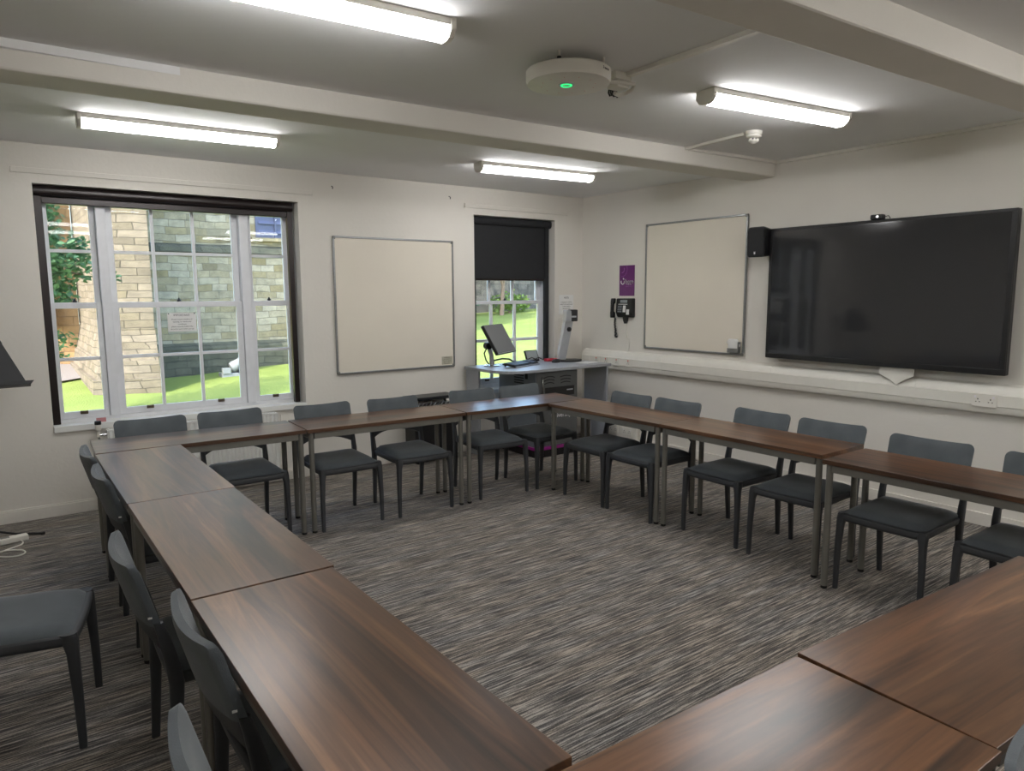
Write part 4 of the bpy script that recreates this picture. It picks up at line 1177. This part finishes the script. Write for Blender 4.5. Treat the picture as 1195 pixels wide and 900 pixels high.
mb.hexa([(1.62, 14.75, 1.0), (2.40, 14.45, 1.0), (2.40, 19.2, 1.0), (1.62, 19.2, 1.0), (1.62, 14.75, 6.2), (2.40, 14.45, 6.2), (2.40, 19.2, 6.2), (1.62, 19.2, 6.2)])
mb.build('buttress', 'butt', ch)
mb = MB()
def step(x0, y0, yb, z0, z1): mb.hexa([(x0, y0 + .3, z0), (2.42, y0, z0), (2.42, 19.1, z0), (x0, yb, z0), (x0 + .06, y0 + .36, z1), (2.41, y0 + .06, z1), (2.41, 19.1, z1), (x0 + .06, yb, z1)])
step(1.30, 14.10, 19.1, -.6, .12); step(1.42, 14.22, 19.1, .12, .44); step(1.50, 14.33, 19.1, .44, .72); step(1.56, 14.40, 19.1, .72, 1.0)
mb.build('buttress_foot', 'butt', ch)
MB().box(1.0, 1.12, 18.55, 19.0, .9, 6.2).build('far_buttress', 'butt', ch)  # slim second buttress against the rear wall
lw_ = MB().box(4.78, 5.62, 15.965, 16.0, 2.86, 4.4).build('louvre_window', 'louvre', ch)
mb = MB()
for k in range(7):
    z = 2.95 + .2 * k
    mb.hexa([(4.84, 15.93, z), (5.56, 15.93, z), (5.56, 15.967, z + .06), (4.84, 15.967, z + .06), (4.84, 15.93, z + .02), (5.56, 15.93, z + .02), (5.56, 15.967, z + .08), (4.84, 15.967, z + .08)])
mb.box(5.18, 5.22, 15.92, 15.97, 2.86, 4.4)
mb.build('slat', 'louvre', lw_)
MB().box(4.68, 5.72, 15.9, 16.0, 2.78, 2.86).build('window_ledge', 'stone', ch)

zg = zl(3.9, 15.2)
r = thing('outdoor_floodlight', (3.95, 15.2, zg), 'small pale floodlight standing on the lawn in front of the church wall', 'floodlight')
MB().box(3.70, 4.16, 15.08, 15.4, zg - .1, zg + .06).build('base', 'lead', r, bevel=.01)
MB().boxm(frame((3.79, 15.12, zg + .11), (1, 0, 0), (0, 1, 0)), .16, .12, .12).build('ballast', 'lead', r, bevel=.01)
mb = MB(); cc = Vector((4.03, 15.2, zg + .21))
mb.lathe([(0, -.14), (.10, -.14), (.12, -.08), (.12, .06), (.14, .10), (0, .10)], cc, Matrix.Rotation(math.radians(68), 3, 'Y'), 18)
mb.build('lamp_body', 'lead', r, smooth=40)
mb = MB().box(4.02, 4.05, 15.06, 15.34, zg + .05, zg + .12).box(4.02, 4.05, 15.06, 15.08, zg + .05, zg + .22).box(4.02, 4.05, 15.32, 15.34, zg + .05, zg + .22)
mb.build('yoke', 'blackmetal', r)

# garden wall far off, seen through the narrow window
gw = thing('garden_wall', (16, 24, .5), 'weathered stone garden wall beyond the lawn outside the narrow window', 'garden wall')
MB().hexa([(8.5, 24.5, .2), (30, 22.0, .2), (30, 22.5, .2), (8.5, 25, .2), (8.5, 24.5, 3.6), (30, 22.0, 4.6), (30, 22.5, 4.6), (8.5, 25, 3.6)]).build('masonry', 'garden', gw)
MB().hexa([(8.5, 24.4, 3.6), (30, 21.9, 4.6), (30, 22.6, 4.6), (8.5, 25.1, 3.6), (8.5, 24.4, 3.75), (30, 21.9, 4.75), (30, 22.6, 4.75), (8.5, 25.1, 3.75)]).build('coping', 'lead', gw)

def tree(name, base, blobs, limbs, n, size, leafm, label, group=None):
    t = thing(name, base, label, 'tree' if name != 'shrub' else 'shrub', group)
    mb = MB()
    for pts, r0, r1 in limbs:
        mb.path(pts, r0, 8, r1)
    mb.build('trunk', 'bark', t, smooth=60)
    mb = MB()
    for k in range(n):
        c, rad = random.choices(blobs, [b[1] ** 2 for b in blobs])[0]
        d = Vector((random.gauss(0, 1), random.gauss(0, 1), random.gauss(0, 1))).normalized() * (rad * random.uniform(.45, 1.05))
        p = Vector(c) + Vector((d.x, d.y, d.z * .8))
        rot = Euler((random.uniform(-.9, .9), random.uniform(-.9, .9), random.uniform(0, 6.3))).to_matrix()
        s = size * random.uniform(.6, 1.25)
        q = [p + rot @ Vector(w) * s for w in ((0, -.5, 0), (.30, -.22, .06), (.36, .12, .08), (0, .6, -.05), (-.36, .12, .08), (-.30, -.22, .06))]
        vs = [mb.bm.verts.new(w) for w in q]
        mb.face([vs[0], vs[1], vs[2], vs[3]]); mb.face([vs[0], vs[3], vs[4], vs[5]])
    o = mb.build('crown', leafm, t)
    return t
zt0 = zl(-1.1, 11)
blobs = [((-.9, 11, 3.6), 1.0), ((.1, 11, 3.3), .55), ((.30, 11, 2.55), .55), ((.62, 11, 2.15), .46), ((.88, 11, 2.0), .30), ((.50, 11.1, 1.80), .42), ((.30, 11, 1.35), .36), ((.60, 11, 1.0), .27), ((.75, 11.1, 1.62), .20), ((-.6, 11, 2.3), .7), ((-.5, 11, 1.3), .4), ((.45, 11, 2.85), .38), ((-.2, 11.3, 4.2), .9), ((1.35, 11, 1.84), .11), ((1.0, 11, 2.28), .18)]
tree('leafy_tree', (-1.1, 11, zt0), blobs,
     [([(-1.1, 11, zt0 - .1), (-1.05, 11, 1.2), (-.9, 11, 2.6), (-.7, 11, 4.2)], .16, .05), ([(-1.0, 11, 1.5), (-.3, 11, 1.9), (.4, 11, 2.0), (1.0, 11, 1.9)], .05, .012),
      ([(-.95, 11, 2.2), (-.2, 11, 2.9), (.5, 11, 2.9)], .05, .012), ([(-1.02, 11, 1.0), (-.3, 11, 1.2), (.5, 11, 1.0)], .04, .01)],
     9000, .085, 'leaf', 'leafy green tree outside the left side of the wide window')
for bx_, by_, hh, lab in ((12.9, 20.5, 3.4, 'slender tree with light leaves outside the narrow window, left one'), (15.6, 22.0, 3.6, 'slender pale-trunked tree outside the narrow window, right one')):
    zb = zl(bx_, by_)
    tree('slender_tree', (bx_, by_, zb),
         [((bx_, by_, zb + hh * .85), 1.3), ((bx_ - .9, by_, zb + hh * .62), .8), ((bx_ + .7, by_, zb + hh * .75), .8), ((bx_ - .3, by_ - .3, zb + hh * .5), .5)],
         [([(bx_, by_, zb - .1), (bx_ + .1, by_, zb + hh * .4), (bx_ + .4, by_, zb + hh * .9)], .09, .03), ([(bx_ + .08, by_, zb + hh * .3), (bx_ - .5, by_, zb + hh * .7)], .05, .015), ([(bx_ + .1, by_, zb + hh * .42), (bx_ + .8, by_, zb + hh * .85)], .04, .015)],
         900, .2, 'leaf2', lab)
for i, (bx_, by_) in enumerate(((12.2, 23.0), (14.2, 23.0), (16.4, 22.6))):
    zb = zl(bx_, by_)
    tree('shrub', (bx_, by_, zb), [((bx_, by_, zb + .45), .55), ((bx_ + .5, by_, zb + .35), .45), ((bx_ - .5, by_, zb + .35), .45)],
         [([(bx_, by_, zb - .1), (bx_, by_, zb + .5)], .04, .02), ([(bx_, by_, zb), (bx_ + .4, by_, zb + .4)], .03, .01)], 420, .17, 'leaf2' if i != 1 else 'leaf',
         ('rounded shrub at the foot of the garden wall, leftmost seen through the narrow window', 'darker rounded shrub at the foot of the garden wall, behind the monitor', 'rounded shrub at the foot of the garden wall, rightmost seen through the narrow window')[i], 'shrubs by the garden wall')

# ------------------------------------------------------------------ light and sky
w = bpy.data.worlds.new('sky'); scene.world = w; w.use_nodes = True
nt = w.node_tree; bg = nt.nodes['Background']
sk = nt.nodes.new('ShaderNodeTexSky'); sk.sky_type = 'NISHITA'; sk.sun_disc = False
sk.sun_elevation = math.radians(42); sk.sun_rotation = math.radians(240); sk.dust_density = 1.5
nt.links.new(sk.outputs['Color'], bg.inputs['Color']); bg.inputs['Strength'].default_value = 1.2
sd = bpy.data.lights.new('sun', 'SUN'); sd.energy = 7.5; sd.angle = math.radians(.6); sd.color = (1.0, .96, .88)
so = bpy.data.objects.new('sun', sd); COL.objects.link(so)
so.rotation_euler = Vector((1.0, .52, -1.0)).to_track_quat('-Z', 'Y').to_euler(); so.location = (-6, -4, 12)

# ------------------------------------------------------------------ camera
cd = bpy.data.cameras.new('camera'); cam = bpy.data.objects.new('camera', cd); COL.objects.link(cam)
cd.sensor_fit = 'HORIZONTAL'; cd.sensor_width = 36.0; cd.lens = 36.0 * 826.494 / 1195.0
cd.clip_start = 0.05; cd.clip_end = 200
Rr = Vector((0.8071488, -0.5903246, -0.0052656)); Rd = Vector((-0.0803381, -0.1010007, -0.9916374)); Rf = Vector((0.5848561, 0.8008219, -0.1289481))
up = -Rd; bk = -Rf
cam.matrix_world = Matrix(((Rr.x, up.x, bk.x, 0), (Rr.y, up.y, bk.y, 0), (Rr.z, up.z, bk.z, 1.62), (0, 0, 0, 1)))
scene.camera = cam
scene.view_settings.view_transform = 'Standard'; scene.view_settings.look = 'None'
scene.view_settings.gamma = 1.0; scene.view_settings.use_curve_mapping = False
scene.view_settings.exposure = 0.15
scene.cycles.max_bounces = 10; scene.cycles.diffuse_bounces = 6; scene.cycles.transparent_max_bounces = 12
